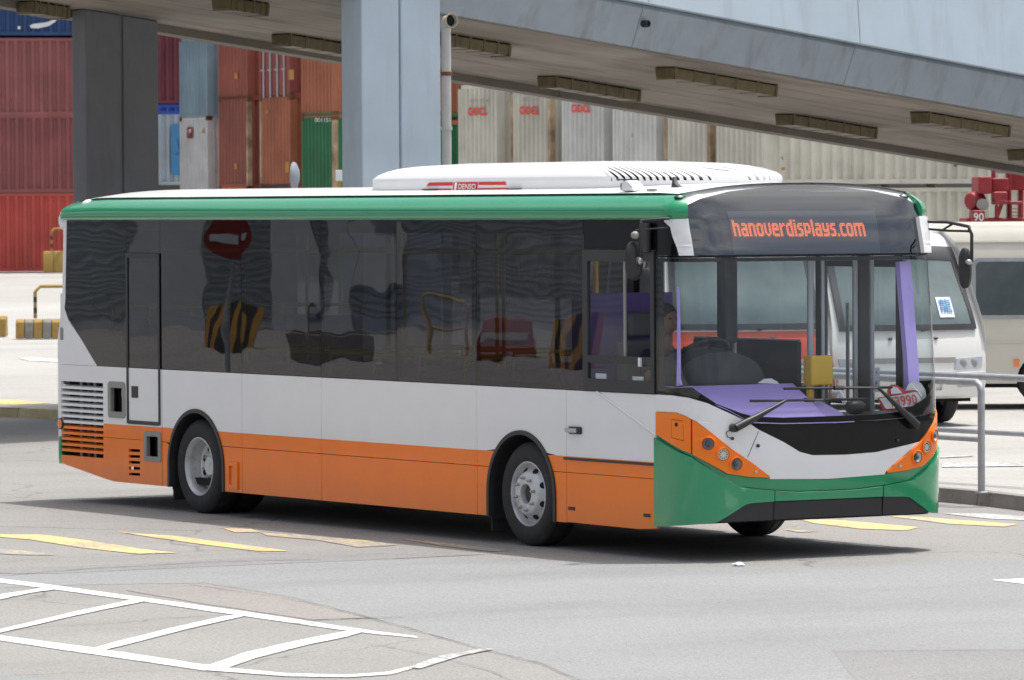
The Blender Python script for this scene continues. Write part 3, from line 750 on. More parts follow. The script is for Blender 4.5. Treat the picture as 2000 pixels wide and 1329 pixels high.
for i, (px, lb) in enumerate(zip(BX, BL)):
    d = rowd(px); e = end_cont(px, d, 166-(px-896)*.035, 2.62, ['beige', 'beige2', 'white', 'white', 'beige', 'beige'][i], lb, L=6.06 if i < 5 else 12.19)
    if i < 4:
        yy = [219, 217, 213, 211][i]
        endtext(e, 'logo', 'OOCL', px+36, yy, 21, 'logo_red', bold=.9, width=.62)
        endtext(e, 'number', ['001324', '001543', '001541', '001587'][i], px+40, yy-22, 10, 'frame_grey', width=1.2)
    end_cont(px, d, 166-(px-896)*.035+2.62*FPX/d+1, 2.9, 'beige2', ['lower container under the first beige one, just above the bus roof', 'lower container under the second beige one, hidden by the bus', 'lower container under the rusty pale one, hidden by the bus', 'lower container under the grey white one, hidden by the bus', 'lower container under the plain beige end, hidden by the bus', 'lower long container below the long ribbed one, above the cream minibus'][i], L=6.06 if i < 5 else 12.19)
    if i == 5:
        nn = Vector((-math.sin(e.rotation_euler.z), math.cos(e.rotation_euler.z), 0))
        for k, (zx, cm) in enumerate((((1530, 330), 'barrier_orange'), ((1866, 323), 'leaf'))):
            V = [pxmap(e, None, zx[0]+4*math.cos(a*math.pi/4), zx[1]+3.5*math.sin(a*math.pi/4)) for a in range(8)]; on_container(e, mesh('sticker', V, [tuple(range(8))], cm, recalc=False))
# ================================================================== THE BUS
W = 2.5; X0 = 1.976; XR = -8.30; PE = 5.0
bus = empty('city_bus', (-2.9, W/2, 0)); tag(bus, 'white, orange and green single-deck city bus in front of the flyover', 'bus')
def sp(px, py, y=0.0):
    d = ray(px, py); q = CAM+d*((y-CAM.y)/d.y); return (q.x, q.z)
SP = lambda L: [sp(*p) for p in L]
def smap(a, b, h): return (a, -h, b)
def fmap_far(a, b, h): return (a, W+h, b)
BT = [(.2, .57), (.85, .60), (1.05, .60), (1.4, .585), (2.42, .45), (2.7, .37), (2.82, .31), (3.02, .18)]
def B(z): return interp(z, BT)
# arc-length table of the plan curve (polar form of a superellipse)
def _vs(t):
    c, q = math.cos(t)/(W/2), math.sin(t)/.58; r = (abs(c)**PE+abs(q)**PE)**(-1/PE); return r*c, r*q
_T = []; _s = 0; _p = None
for i in range(401):
    t = math.pi*i/400; v, q = _vs(t); y = W/2*(1-v); d = .58*q
    if _p: _s += math.hypot(y-_p[0], d-_p[1])
    _p = (y, d); _T.append((_s, t))
_T = [(s/_s, t) for s, t in _T]; FRONT_LEN = _s
def t_of(u):
    u = min(1, max(0, u)); lo, hi = 0, 400
    while hi-lo > 1:
        m = (lo+hi)//2
        if _T[m][0] <= u: lo = m
        else: hi = m
    a, b = _T[lo], _T[hi]; k = (u-a[0])/max(1e-9, b[0]-a[0]); return a[1]+(b[1]-a[1])*k
def u_of(t):
    i = min(399, max(0, int(t/math.pi*400))); a, b = _T[i], _T[i+1]; k = (t-a[1])/(b[1]-a[1]); return a[0]+(b[0]-a[0])*k
def fpt(u, z):
    v, q = _vs(t_of(u)); return Vector((X0+B(z)*q, W/2*(1-v), z))
def fnorm(u, z):
    e = .004; a = fpt(max(0, u-e), z); b = fpt(min(1, u+e), z); c = fpt(u, z-.02); d = fpt(u, z+.02)
    return (b-a).cross(d-c).normalized()
def fmap(u, z, h):
    if u < 0: return (X0+u*FRONT_LEN, -h, z)
    if u > 1: return (X0-(u-1)*FRONT_LEN, W+h, z)
    return tuple(fpt(u, z)+fnorm(u, z)*h)
def fp(px, py):
    """pixel -> (u, z) on the front surface"""
    d = ray(px, py); best = None; s = 40.0
    while s < 46:
        q = CAM+d*s; f = (abs((q.y-W/2)/(W/2)))**PE+(max(q.x-X0, 0)/B(q.z))**PE
        if best is None or f < best[0]: best = (f, s)
        if f < 1: break
        s += .01
    q = CAM+d*best[1]; v = max(-1, min(1, (W/2-q.y)/(W/2))); t = math.atan2(.58*(1-abs(v)**PE)**(1/PE), v*W/2)
    return (u_of(t), q.z)
FP = lambda L: [fp(*p) for p in L]
FG = (.02, .05)
def front(name, poly, mat, o0=-.02, o1=0., holes=(), sheet=False, bevel=0, parent=None, grid=FG):
    return zone(name, poly, fmap, o0, o1, mat, parent or bus, holes, grid=grid, step=.035, sheet=sheet, bevel=bevel)
def mirror(poly): return [(1-u, z) for u, z in poly][::-1]

ZW, ZO, ZC, ZB = 1.313, .772, .641, .228      # window foot, white/orange line, crease, skirt
AF = (-.035, .43, .53); AR = (-5.612, .43, .535)
def arch(a, y0=.0, n=40):
    x, z, r = a; return [(x-r, y0)]+[(x-r*math.cos(math.pi*k/n), z+r*math.sin(math.pi*k/n)*1.0) for k in range(n+1)]+[(x+r, y0)]
HOLES = [arch(AF), arch(AR)]
def side(name, poly, mat, o0=-.03, o1=0., holes=(), far=False, parent=None, smooth=30, bevel=0, sheet=False):
    return zone(name, poly, fmap_far if far else smap, o0, o1, mat, parent or bus, holes, flip=far, smooth=smooth, bevel=bevel, sheet=sheet)
def rect(x0, x1, z0, z1): return [(x0, z0), (x1, z0), (x1, z1), (x0, z1)]
g_ = .002
# ---- near side skin
xs = [-6.262, -4.747, -3.32, -.726, .655, X0]
GR = rect(sp(118, 0)[0], sp(203, 0)[0], sp(118, 888)[1], sp(118, 742)[1])
GR = [(-8.315, .44), (-7.435, .44), (-7.435, 1.155), (-8.315, 1.155)]
def clipz(poly, z0, z1):
    def cut(P, z, keep):
        o = []
        for i, a in enumerate(P):
            b = P[(i+1) % len(P)]; ia = keep(a[1]); ib = keep(b[1])
            if ia: o.append(a)
            if ia != ib: t = (z-a[1])/(b[1]-a[1]); o.append((a[0]+(b[0]-a[0])*t, z))
        return o
    return cut(cut(poly, z0, lambda q: q >= z0), z1, lambda q: q <= z1)
for a, b in zip(xs, xs[1:]):
    side('side_panel', rect(a+g_, b-g_, ZO, ZW), 'bus_white', holes=HOLES, bevel=.003)
    mids = [q[0] for q in (AF, AR) if a < q[0]-.5 and q[0]+.5 < b]; cuts = [a]+mids+[b]
    for p_, q_ in zip(cuts, cuts[1:]):
        side('side_panel', rect(p_+g_, q_-g_, ZC+g_, ZO), 'bus_orange', holes=HOLES)
        if a <= .6: side('skirt_panel', rect(p_+g_, q_-g_, ZB, ZC-g_*1.5), 'bus_orange', holes=HOLES, bevel=.004)
    if a <= .6: continue
    if a > .6: lo = [(a+g_, ZB+.005), (1.72, .228), (b-g_, .245), (b-g_, ZC-g_), (a+g_, ZC-g_)]
    side('skirt_panel', lo, 'bus_orange', holes=HOLES, bevel=.004)
# rear section
rb = [(XR, .36), (-7.40, .246), (-7.22, .228), (-6.268, .226), (-6.268, ZW), (XR, ZW)]
HL1 = [sp(*p) for p in ((212, 745), (245, 747), (245, 818), (212, 814))]
HL2 = [sp(*p) for p in ((282, 842), (315, 844), (315, 903), (282, 901))]
SLOTS = []
for k in range(5):
    y = 877+k*11.6; SLOTS.append([sp(*p) for p in ((251.5, y+5.5), (273.5, y+6.5), (273.5, y+1), (251.5, y))])
DX0, DX1 = sp(250.5, 770)[0], sp(311.5, 770)[0]
def shrink(P, k):
    cx = sum(p[0] for p in P)/len(P); cz = sum(p[1] for p in P)/len(P); return [(cx+(p[0]-cx)*k, cz+(p[1]-cz)*k) for p in P]
def rnd(P, r):
    xs_ = [p[0] for p in P]; zs_ = [p[1] for p in P]; return rounded(min(xs_), max(xs_), min(zs_), max(zs_), r)
H1o, H2o = rnd(HL1, .04), rnd(HL2, .035)
hol = [GR, shrink(H1o, .9), shrink(H2o, .9)]+SLOTS
for z0, z1, m in ((ZO, ZW, 'bus_white'), (ZC+g_, ZO, 'bus_orange'), (.2, ZC-g_, 'bus_orange')):
    side('rear_side_panel', clipz(rb, z0, z1), m, holes=hol+HOLES)
# engine grille slats
bz0, bz1 = GR[0][1], GR[2][1]; n = 13; pit = (bz1-bz0)/n
side('grille_backing', rect(GR[0][0]-.03, GR[1][0]+.03, bz0-.03, bz1+.03), 'black_void', -.16, -.12)
for k in range(n):
    zc = bz0+pit*(k+.5); gg = G(); x0, x1 = GR[0][0]-.004, GR[1][0]+.004; m = 'bus_white' if zc > ZO+.01 else 'bus_orange'
    if k == n-1: continue
    zc = bz0+pit*(k+1)
    m = 'bus_white' if zc > ZO-.005 else 'bus_orange'
    gg.hexa([(x0, .004, zc-pit*.32), (x1, .004, zc-pit*.32), (x1, .004, zc+pit*.12), (x0, .004, zc+pit*.12)],
            [(x0, .045, zc-pit*.05), (x1, .045, zc-pit*.05), (x1, .045, zc+pit*.35), (x0, .045, zc+pit*.35)]); gg.obj('grille_slat', m, bus)
for px in (149, 176):
    x = sp(px, 800)[0]; gg = G(); gg.box(x-.02, x+.02, .05, .06, bz0, bz1); gg.obj('grille_post', 'frame_grey', bus)
# recessed flaps
for P, hh, cap in ((H1o, 'flap', True), (H2o, 'flap', False)):
    side('flap_frame', P, 'frame_grey', -.03, .008, holes=[rnd(shrink(P, .66), .01)])
    xs_ = [p[0] for p in P]; zs_ = [p[1] for p in P]
    side('flap_recess', rect(min(xs_)+.02, max(xs_)-.02, min(zs_)+.02, max(zs_)-.02), 'black_void', -.14, -.10)
    if cap:
        c = ((min(xs_)+max(xs_))/2+.05, (min(zs_)+max(zs_))/2+.06); gg = G(); gg.lathe([(.06, 0), (.06, .04), (.03, .05)], (c[0], .09, c[1]), (0, -1, 0), 18); gg.obj('filler_cap', 'steel', bus, smooth=40)
side('vent_backing', rect(sp(248, 900)[0], sp(277, 900)[0], sp(260, 935)[1], sp(260, 870)[1]), 'black_void', -.1, -.07)
# emergency door outline
ztop = sp(280, 495)[1]; zbot = sp(280, 829)[1]
for nm, r_ in (('door_seal', rect(DX0-.02, DX0+.012, zbot, ztop)), ('door_seal', rect(DX1-.012, DX1+.02, zbot, ztop)), ('door_seal', rect(DX0+.013, DX1-.013, zbot-.005, zbot+.03)), ('door_seal', rect(DX0+.013, DX1-.013, ztop-.045, ztop))):
    side(nm, r_, 'bus_trim', .0005, .009)
c = sp(264, 766); side('door_latch', rect(c[0]-.065, c[0]+.06, c[1]-.055, c[1]+.055), 'plastic_black', .0005, .006)
side('fuel_label', rect(sp(113, 640)[0]+.05, sp(119, 640)[0]+.05, sp(116, 664)[1], sp(116, 640)[1]), 'frame_grey', .0005, .002)
# handle pull in the skirt
P = rnd(SP([(447, 901), (466, 903), (466, 957), (447, 955)]), .015); side('skirt_handle', P, 'bus_orange', .0005, .016, holes=[rnd(shrink(P, .68), .01)], bevel=.003)
# lamp and markers forward
c = sp(1125, 841); side('side_repeater_base', rounded(c[0]-.085, c[0]+.09, c[1]-.03, c[1]+.03, .015), 'plastic_black', .0005, .02)
side('side_repeater', rounded(c[0]-.12, c[0]+.05, c[1]-.018, c[1]+.018, .008), 'lens_clear', .0205, .035)
for q in ((1117, 993.5), (1264, 1007)):
    c = sp(*q); side('side_marker', rect(c[0]-.045, c[0]+.045, c[1]-.014, c[1]+.014), 'plastic_black', .0005, .006)
side('rub_strip', [sp(1102, 893), sp(1281, 905.5), sp(1281, 910.5), sp(1102, 898)], 'bus_trim', .0005, .009)
a, b = sp(1166, 765), sp(1283, 851); gg = G(); gg.tube([(a[0], -.002, a[1]), (b[0], -.002, b[1])], .012, 6); gg.obj('style_line', 'bus_white', bus, smooth=60)
# wheel arch lips and housings
for a in (AF, AR):
    for far in (False, True):
        x, z, r = a; n = 36; inn = [(x-r*math.cos(math.pi*k/n), z+r*math.sin(math.pi*k/n)) for k in range(n+1)]
        lip = [(x-r-.0, .225)]+inn+[(x+r, .225), (x+r-.035, .225)]+[(x+(r-.035)*math.cos(math.pi*k/n), z+(r-.035)*math.sin(math.pi*k/n)) for k in range(n+1)]+[(x-r+.035, .225)]
        side('arch_trim', lip, 'bus_trim', -.05, .012, far=far, smooth=40)
    gg = G(); n = 24
    prof = [(x-(r-.02), .2)]+[(x-(r-.02)*math.cos(math.pi*k/n), z+(r-.02)*math.sin(math.pi*k/n)) for k in range(n+1)]+[(x+(r-.02), .2)]
    for y0, y1 in ((.03, .62), (W-.62, W-.03)):
        V = [(p[0], y, p[1]) for y in (y0, y1) for p in prof]; m = len(prof); inner = range(m, 2*m) if y0 < 1 else range(m)
        gg = G(); gg.add(V, [(i, i+1, m+i+1, m+i) for i in range(m-1)]+[tuple(inner)]); gg.obj('wheel_housing', 'bus_trim', bus, recalc=False)
# mud flaps
for x, px in ((-.58, 0), (-6.14, 0)):
    gg = G(); gg.box(x-.01, x+.01, .05, .36, .10, .30); gg.obj('mud_flap', 'rubber', bus)
# ---- side glazing, one pane after another
ZT = 2.722
def pane(poly, far=False, mat='glass_side', off=-.004, tilt=None):
    return side('window_pane', poly, mat, 0, off, far=far, sheet=True)
pz0 = ZW+.006
panes = [(DX1+.024, -4.747), (-4.747, -3.32), (-3.32, -2.025), (-2.025, -.726), (-.726, sp(1139, 600)[0])]
for i, (a, b) in enumerate(panes):
    pane(rect(a+.003, b-.003, pz0, ZT-.002))
pane(rect(DX0+.013, DX1-.013, pz0, ztop-.046), off=.0)
pane(rect(DX0-.02, DX1+.02, ztop+.004, ZT-.002))
rg = SP([(132.7, 428.7), (127.5, 437), (125.5, 455), (123.8, 520), (123.8, 570), (126, 604), (133, 624), (159, 664), (189.3, 716.5), (247.5, 718)])
rg = [(max(XR+.004, p[0]), p[1]) for p in rg]+[(DX0-.022, pz0), (DX0-.022, ZT-.002)]
rg[0] = (rg[0][0], ZT-.002)
rg = [p for i, p in enumerate(rg) if i != 9]
pane(rg)
# black frit behind the rear quarter glass and along pane joints
fr = [(p[0], p[1]) for p in rg]
inner_rg = [sp(176, 470), sp(176, 560), sp(180, 590), sp(244, 700), sp(244, 470)]
side('frit', fr, 'bus_black', -.012, -.008, holes=[inner_rg])
for x in [p[1] for p in panes[:-1]]+[DX1+.03, DX0-.03]: side('frit', rect(x-.045, x+.045, pz0, ZT), 'bus_black', -.012, -.008)
side('frit', rect(DX0, sp(1139, 600)[0], ZT-.13, ZT), 'bus_black', -.018, -.014); side('frit', rect(DX0, sp(1139, 600)[0], pz0, pz0+.035), 'bus_black', -.018, -.014)
# white rear pillar
rp = [(XR, ZW+.003), (-7.575, ZW+.003)]+[p for p in rg[8:0:-1]]
rp = [(XR, ZW+.003), (rg[8][0]-.004, ZW+.003), (rg[7][0]-.004, rg[7][1]), (rg[6][0]-.004, rg[6][1]-.002), (rg[5][0]-.003, rg[5][1]), (XR, rg[4][1]-.02)]
side('rear_quarter_panel', rp, 'bus_white')
# driver's cab window
fx0, fx1 = sp(1139.5, 600)[0], sp(1279, 600)[0]; fz1 = sp(1200, 489)[1]; fzm = sp(1200, 703)[1]
gi0, gi1 = fx0+.075, fx1-.05
side('cab_window_frame', rect(fx0, fx1, pz0, fz1), 'bus_trim', -.02, .012, holes=[rect(gi0, gi1, fzm+.03, fz1-.09), rect(gi0, gi1, pz0+.10, fzm-.03)], bevel=.003)
side('cab_top_panel', rect(fx0, X0, fz1+.003, ZT-.002), 'bus_black', -.02, -.004)
side('cab_pillar', rect(fx1+.003, X0, pz0, fz1), 'bus_black', -.02, -.004)
gm = (gi0+gi1)/2+.06
side('cab_window_pane', rect(gi0, gm, fzm+.03, fz1-.09), 'glass_front', 0, -.006, sheet=True)
side('cab_window_pane', rect(gi0, gi1, pz0+.10, fzm-.03), 'glass_front', 0, -.006, sheet=True)
side('cab_window_post', rect(gm-.012, gm+.012, fzm+.03, fz1-.09), 'frame_grey', -.018, -.004)
c = sp(1254, 704); gg = G(); gg.box(c[0]-.015, c[0]+.015, -.03, -.012, c[1]-.05, c[1]+.02); gg.obj('cab_window_catch', 'paper', bus)
for q in ((1171, 741), (1243, 747)):
    c = sp(*q); side('cab_sticker', rect(c[0]-.075, c[0]+.075, c[1]-.045, c[1]+.045), 'paper', -.02, -.012)
# ---- far side (kerb side): skirts, glazing and the entrance door
D0x, D1x = .78, 1.90
for a, b, m_ in ((XR, -4.747, AR[0]), (-4.747, -.726, -3), (-.726, D0x, AF[0])):
    side('side_panel', rect(a, b, ZO, ZW), 'bus_white', far=True, holes=HOLES); [side('skirt_panel', rect(p_, q_, ZB, ZO), 'bus_orange', far=True, holes=HOLES) for p_, q_ in ((a, m_), (m_, b))]
for a, b in ((XR+.15, -6.3), (-6.3, -4.747), (-4.747, -3.32), (-3.32, -2.025), (-2.025, -.726), (-.726, D0x-.05)):
    side('window_pane', rect(a+.003, b-.003, pz0, ZT), 'glass_side' if a < -2.1 else 'glass_door', 0, -.004, far=True, sheet=True); side('frit', rect(b-.045, b+.045, pz0, ZT), 'bus_black', -.012, -.008, far=True)
side('frit', rect(XR+.15, D0x, ZT-.13, ZT), 'bus_black', -.018, -.014, far=True)
side('door_header', rect(D0x-.05, X0, 2.4, ZT), 'bus_black', far=True); side('door_pillar', rect(D0x-.05, D0x+.02, .3, 2.4), 'bus_black', far=True); side('door_pillar', rect(D1x, X0, .3, 2.4), 'bus_black', far=True)
dm = (D0x+D1x)/2
for a, b in ((D0x+.02, dm-.004), (dm+.004, D1x)):
    side('door_leaf', rect(a, b, .3, 2.395), 'bus_trim', -.04, -.005, far=True, holes=[rect(a+.05, b-.05, .42, 2.3)]); side('door_glass', rect(a+.05, b-.05, .42, 2.3), 'glass_door', 0, -.02, far=True, sheet=True)
    gg = G(); gg.tube([(b-.1 if a < dm-.1 else a+.1, W-.08, .8), (b-.1 if a < dm-.1 else a+.1, W-.08, 2.0)], .016, 8); gg.obj('door_grab_rail', 'pole_grey', bus)

# ---- rear end
def rlean(z): return interp(z, [(1.55, 0), (1.95, .10), (2.75, .14)])
def rpt(u, z):
    v, q = _vs(t_of(u)); return Vector((XR+rlean(z)-.16*q, W/2*(1+v), z))
def rmap(u, z, h):
    e = .004; a = rpt(max(0, u-e), z); b = rpt(min(1, u+e), z); c = rpt(u, z-.02); d = rpt(u, z+.02); nn = (b-a).cross(d-c).normalized()
    return tuple(rpt(u, z)+nn*h)
def rear(name, poly, mat, o0=-.03, o1=0., holes=()): return zone(name, poly, rmap, o0, o1, mat, bus, holes, grid=(.02, .1), step=.05)
rear('rear_panel', [(0, .62), (1, .62), (1, 2.74), (0, 2.74)], 'bus_white', holes=[rounded(.12, .88, 1.65, 2.55, .05)])
rear('rear_window', rounded(.122, .878, 1.652, 2.548, .05), 'bus_black', -.02, -.004)
rear('rear_bumper', [(0, .355), (1, .355), (1, .617), (0, .617)], 'bus_green')
for u in (.015, .985):
    q = rpt(u, .74); nn = Vector(rmap(u, .74, 1))-q; gg = G(); gg.lathe([(.045, .0), (.045, .012), (.03, .02)], q, nn, 16); gg.obj('rear_lamp', 'lens_amber', bus, smooth=40)
    gg = G(); gg.lathe([(.056, -.005), (.056, .008), (.045, .008)], q, nn, 16, False); gg.obj('rear_lamp_ring', 'bus_trim', bus, smooth=40)
# filler where the rear end leans away from the flat side
for s in (0, 1):
    y = 0 if s == 0 else W
# ---- roof edge (cantrail): swept profile round near side and both ends
PROF = [(-.02, 2.70), (.022, 2.712), (.034, 2.728), (.036, 2.765), (.028, 2.80), (.008, 2.832), (-.03, 2.864), (-.08, 2.894), (-.13, 2.912), (-.20, 2.922)]
def cant_path():
    P = []
    for k in range(10):
        u = .62+.38*k/10; q = rpt(u, 2.75); P.append((Vector((q.x, q.y, 0)), (Vector(rmap(u, 2.75, 1))-q)))
    return P
u_end = fp(1340, 412)[0]
near = []
for k in range(9):
    u = .80+.2*k/8; q = rpt(u, 2.75); near.append((Vector((q.x, q.y, 0)), (Vector(rmap(u, 2.75, 1))-q)))
for k in range(1, 30): near.append((Vector((lerp(XR+.14, X0, k/30), 0, 0)), Vector((0, -1, 0))))
for k in range(14):
    u = u_end*k/13; q = fpt(u, 2.75); nn = fnorm(u, 2.75); near.append((Vector((q.x, q.y, 0)), nn))
V = []; F = []
m = len(PROF)
def droop(i, x): return 0
for i, (p, nn) in enumerate(near):
    nn = Vector((nn.x, nn.y, 0)).normalized(); x = p.x
    fr_ = max(0, (x-X0)/.3); rr_ = max(0, (-7.5-x)/.95)
    for o_, z in PROF:
        dz = (z-2.70)
        V.append((p.x+nn.x*o_, p.y+nn.y*o_, 2.70+dz*(1-.28*min(1, rr_)**2)))
for i in range(len(near)-1):
    for k in range(m-1): F.append((i*m+k, (i+1)*m+k, (i+1)*m+k+1, i*m+k+1))
F.append(tuple(range(m))[::-1]); F.append(tuple((len(near)-1)*m+k for k in range(m)))
mesh('cantrail', V, F, 'bus_green', bus, smooth=50)
mesh('cantrail', [(x, W-y, z) for x, y, z in V], [f[::-1] for f in F], 'bus_green', bus, smooth=50)
# ---- roof skin
def roofz(x, y):
    v = abs((y-W/2)/(W/2-.1)); return 2.918+.078*(1-min(1, v)**2.6)-.045*max(0, (x-X0)/.4)**2*min(1, v)**3-.09*max(0, (-7.6-x)/.8)**2
V = []; F = []; nx, ny = 40, 20
for i in range(nx+1):
    for j in range(ny+1):
        y = lerp(.1, W-.1, j/ny); q_ = (1-abs((W/2-y)/(W/2))**PE)**(1/PE)
        xf = X0+.215*q_; xb = XR+.16-.1*q_
        x = lerp(xb, xf, i/nx); V.append((x, y, roofz(x, y)))
for i in range(nx):
    for j in range(ny): F.append((i*(ny+1)+j, (i+1)*(ny+1)+j, (i+1)*(ny+1)+j+1, i*(ny+1)+j+1))
mesh('roof', V, F, 'roof_white', bus, smooth=60)
gg = G(); gg.lathe([(.09, 0), (.085, .035), (.05, .06), (.0, .065)], (XR+.42, .12, 2.84), (0, 0, 1), 14); gg.obj('roof_marker', 'roof_white', bus, smooth=60)
gg = G(); gg.sphere((XR+.02, .06, 2.70), (.06, .08, .10)); gg.obj('rear_corner_cap', 'roof_white', bus, smooth=80)

# ---- front end: panels traced on the curved nose
orange_n = FP([(1281, 805), (1305, 806), (1335, 813), (1359, 824), (1389, 846), (1428, 877.5), (1470, 906), (1501, 930), (1499, 933.5), (1460, 931.5), (1419, 925.5), (1350, 886), (1283, 848)])
orange_n[0] = (0.0, orange_n[0][1]); orange_n[-1] = (0.0, orange_n[-1][1])
orange_f = FP([(1737, 922.5), (1782, 873), (1815, 840), (1829, 812)]); 
orange_f = mirror(orange_n)
# the white panel, the black mask
white_top = FP([(1284, 771), (1305, 772.5), (1341, 777), (1380, 787.5), (1410, 801), (1455, 822), (1482, 840), (1530, 864), (1562, 883), (1587, 889.5)])
white_top[0] = (0.0, white_top[0][1])
zt_mid = white_top[-1][1]; zb_mid = fp(1560, 935.2)[1]
UO = [(1-u, z+.003) for u, z in orange_n[:8]]           # upper edge of the far lamp cluster, corner first
wt_white = white_top+FP([(1650, 888.6), (1710, 883.5)])   # on the far side the black mask runs down to the lamps
wt = wt_white+UO[5::-1]
wl = orange_n[:8]
def on(poly, k): return [(u, z-k) for u, z in poly]
low = [(u, z+.003) for u, z in wl]
white_poly = low+[(orange_n[7][0]+.004, zb_mid+.006), (.5, zb_mid-.012)]+[(1-orange_n[7][0]-.004, zb_mid+.006)]+UO[7:4:-1]+wt_white[::-1]
front('front_panel', white_poly, 'bus_white', -.03, .0)
lamps_n = FP([(1382.4, 867), (1410.6, 888), (1436.4, 906.6)])
def circ(c, r, n=14): return [(c[0]+r/FRONT_LEN*math.cos(2*math.pi*k/n), c[1]+r*math.sin(2*math.pi*k/n)) for k in range(n)]
us = fp(1350, 850)[0]
def cutu(poly, u0, keep_gt):
    o = []
    for i, a in enumerate(poly):
        b = poly[(i+1) % len(poly)]; ia = (a[0] >= u0) == keep_gt; ib = (b[0] >= u0) == keep_gt
        if ia: o.append(a)
        if ia != ib: t = (u0-a[0])/(b[0]-a[0]); o.append((u0, a[1]+(b[1]-a[1])*t))
    return o
for mir in (False, True):
    M = mirror if mir else (lambda q: q)
    L = [(1-u, z) if mir else (u, z) for u, z in lamps_n]
    cl = front('lamp_cluster', M(cutu(orange_n, us+.002, True)), 'bus_orange', -.03, .012, holes=[circ(c, .052) for c in L], bevel=.003)
    hatch_hole = FP([(1306, 818), (1334, 822), (1334, 862), (1310, 855)])
    front('corner_panel', M(cutu(orange_n, us-.002, False)), 'bus_orange', -.03, .012, holes=[M(hatch_hole)], bevel=.003)
    hs = shrink(hatch_hole, .94); front('tow_eye_cover', M(hs), 'bus_orange', -.02, .011)
    hc = fp(1314, 829); hc = (1-hc[0], hc[1]) if mir else hc
    gg = G(); q = Vector(fmap(*hc, .011)); gg.lathe([(.016, 0), (.016, .003)], q, fnorm(*hc), 12); gg.obj('cover_hole', 'black_void', bus)
    for k, c in enumerate(L):
        q = Vector(fmap(*c, .0)); nn = (fnorm(*c)+Vector((.9, 0, 0))).normalized(); nn2 = fnorm(*c)
        gg = G(); gg.lathe([(.056, .010), (.060, .022), (.051, .026), (.046, .0), (.040, -.02)], q, nn2, 22, False); hl = gg.obj('headlight_ring', 'bus_orange', bus, smooth=50)
        gg = G(); gg.lathe([(.05, -.03), (.046, -.03), (.046, .012), (.043, .018), (.036, .005), (.0, -.012)], q, nn2, 22)
        hl = gg.obj('headlight', 'lens_clear' if k != 1 else 'lens_white', bus, smooth=50)
        if k != 1:
            gg = G(); gg.sphere(q+nn2*.004, .024, 14, 8); gg.obj('projector_lens', 'lamp_dark', hl, smooth=80)
        else:
            gg = G(); e1 = nn2.cross(Vector((0, 0, 1))).normalized(); e2 = nn2.cross(e1)
            for i in range(10):
                a = 2*math.pi*i/10; gg.sphere(q+nn2*.018+(e1*math.cos(a)+e2*math.sin(a))*.03, .006, 6, 4)
            gg.obj('led_dots', 'lamp_dark', hl)
    c = fp(1474, 921.5); c = (1-c[0], c[1]) if mir else c; q = Vector(fmap(*c, .012)); gg = G(); gg.lathe([(.012, 0), (.012, .006), (.006, .009)], q, fnorm(*c), 10); gg.obj('front_reflector', 'lens_clear', bus)
    c = fp(1479, 871); c = (1-c[0], c[1]) if mir else c; q = Vector(fmap(*c, 0)); gg = G(); gg.lathe([(.014, 0), (.014, .012), (.008, .016)], q, fnorm(*c), 10); gg.obj('parking_sensor', 'plastic_black', bus)
a, b = fp(1481, 843), fp(1459, 893); gg = G(); gg.tube([fmap(lerp(a[0], b[0], k/6), lerp(a[1], b[1], k/6), .0) for k in range(7)], .003, 5); gg.obj('panel_seam', 'bus_trim', bus)
# green bumper: recessed upper band, then three proud sections and the dark lower trim
gb_top_n = [(0.0, orange_n[-1][1]-.004)]+[(u, z-.004) for u, z in orange_n[::-1][1:6]]
gb_top_n = [(0.0, orange_n[12][1]-.004), (orange_n[11][0], orange_n[11][1]-.004), (orange_n[10][0], orange_n[10][1]-.004), (orange_n[9][0], orange_n[9][1]-.004), (orange_n[8][0], orange_n[8][1]-.004)]
mid_top = [(.5, zb_mid-.017)]
top_line = gb_top_n+mid_top+mirror(gb_top_n)
crease_n = [(0.0, gb_top_n[0][1]-.02)]+FP([(1352, 893), (1400, 927), (1446, 951), (1506, 957), (1560, 959.5)])
crease = crease_n+[(.5, crease_n[-1][1]-.002)]+mirror(crease_n)
front('bumper_recess', crease+top_line[::-1], 'bus_green', -.04, -.004)
zbot_n = fp(1300, 1028)[1]
low_n = [(0.0, .262)]+FP([(1340, 1026), (1398, 1020)])
blk_top_n = FP([(1398, 1020), (1452, 985.5), (1464, 982.5), (1510.5, 979), (1560, 977)])
blk_top = blk_top_n+[(.5, blk_top_n[-1][1])]+mirror(blk_top_n)
blk_bot_n = FP([(1398, 1020), (1450, 1018), (1510, 1015.5), (1560, 1013)])
bump_poly = low_n[:-1]+blk_top+mirror(low_n[:-1])+[(u, z-.003) for u, z in crease[::-1]]
s1 = fp(1509, 975)[0]
def bumper_map(u, z, h):
    return fmap(u, z, h)
def seam(lo, hi): return cutu(cutu(bump_poly, lo, True), hi, False) if lo > 0 else cutu(bump_poly, hi, False)
for lo, hi in ((-1, s1-.0012), (s1+.0012, 1-s1-.0012), (1-s1+.0012, 2)):
    P = bump_poly
    if lo > 0: P = cutu(P, lo, True)
    if hi < 1: P = cutu(P, hi, False)
    front('bumper', P, 'bus_green', -.05, .03, bevel=.014)
blk_poly = blk_bot_n+[(.5, blk_bot_n[-1][1])]+mirror(blk_bot_n)+[(u, z-.002) for u, z in blk_top[::-1]]
for lo, hi in ((-1, s1-.0012), (s1+.0012, 1-s1-.0012), (1-s1+.0012, 2)):
    P = blk_poly
    if lo > 0: P = cutu(P, lo, True)
    if hi < 1: P = cutu(P, hi, False)
    front('bumper_trim', P, 'plastic_black', -.05, .02, bevel=.008)
front('bumper_backing', [(0.01, .30), (.99, .30), (.99, 1.0), (.01, 1.0)], 'black_void', -.09, -.06)
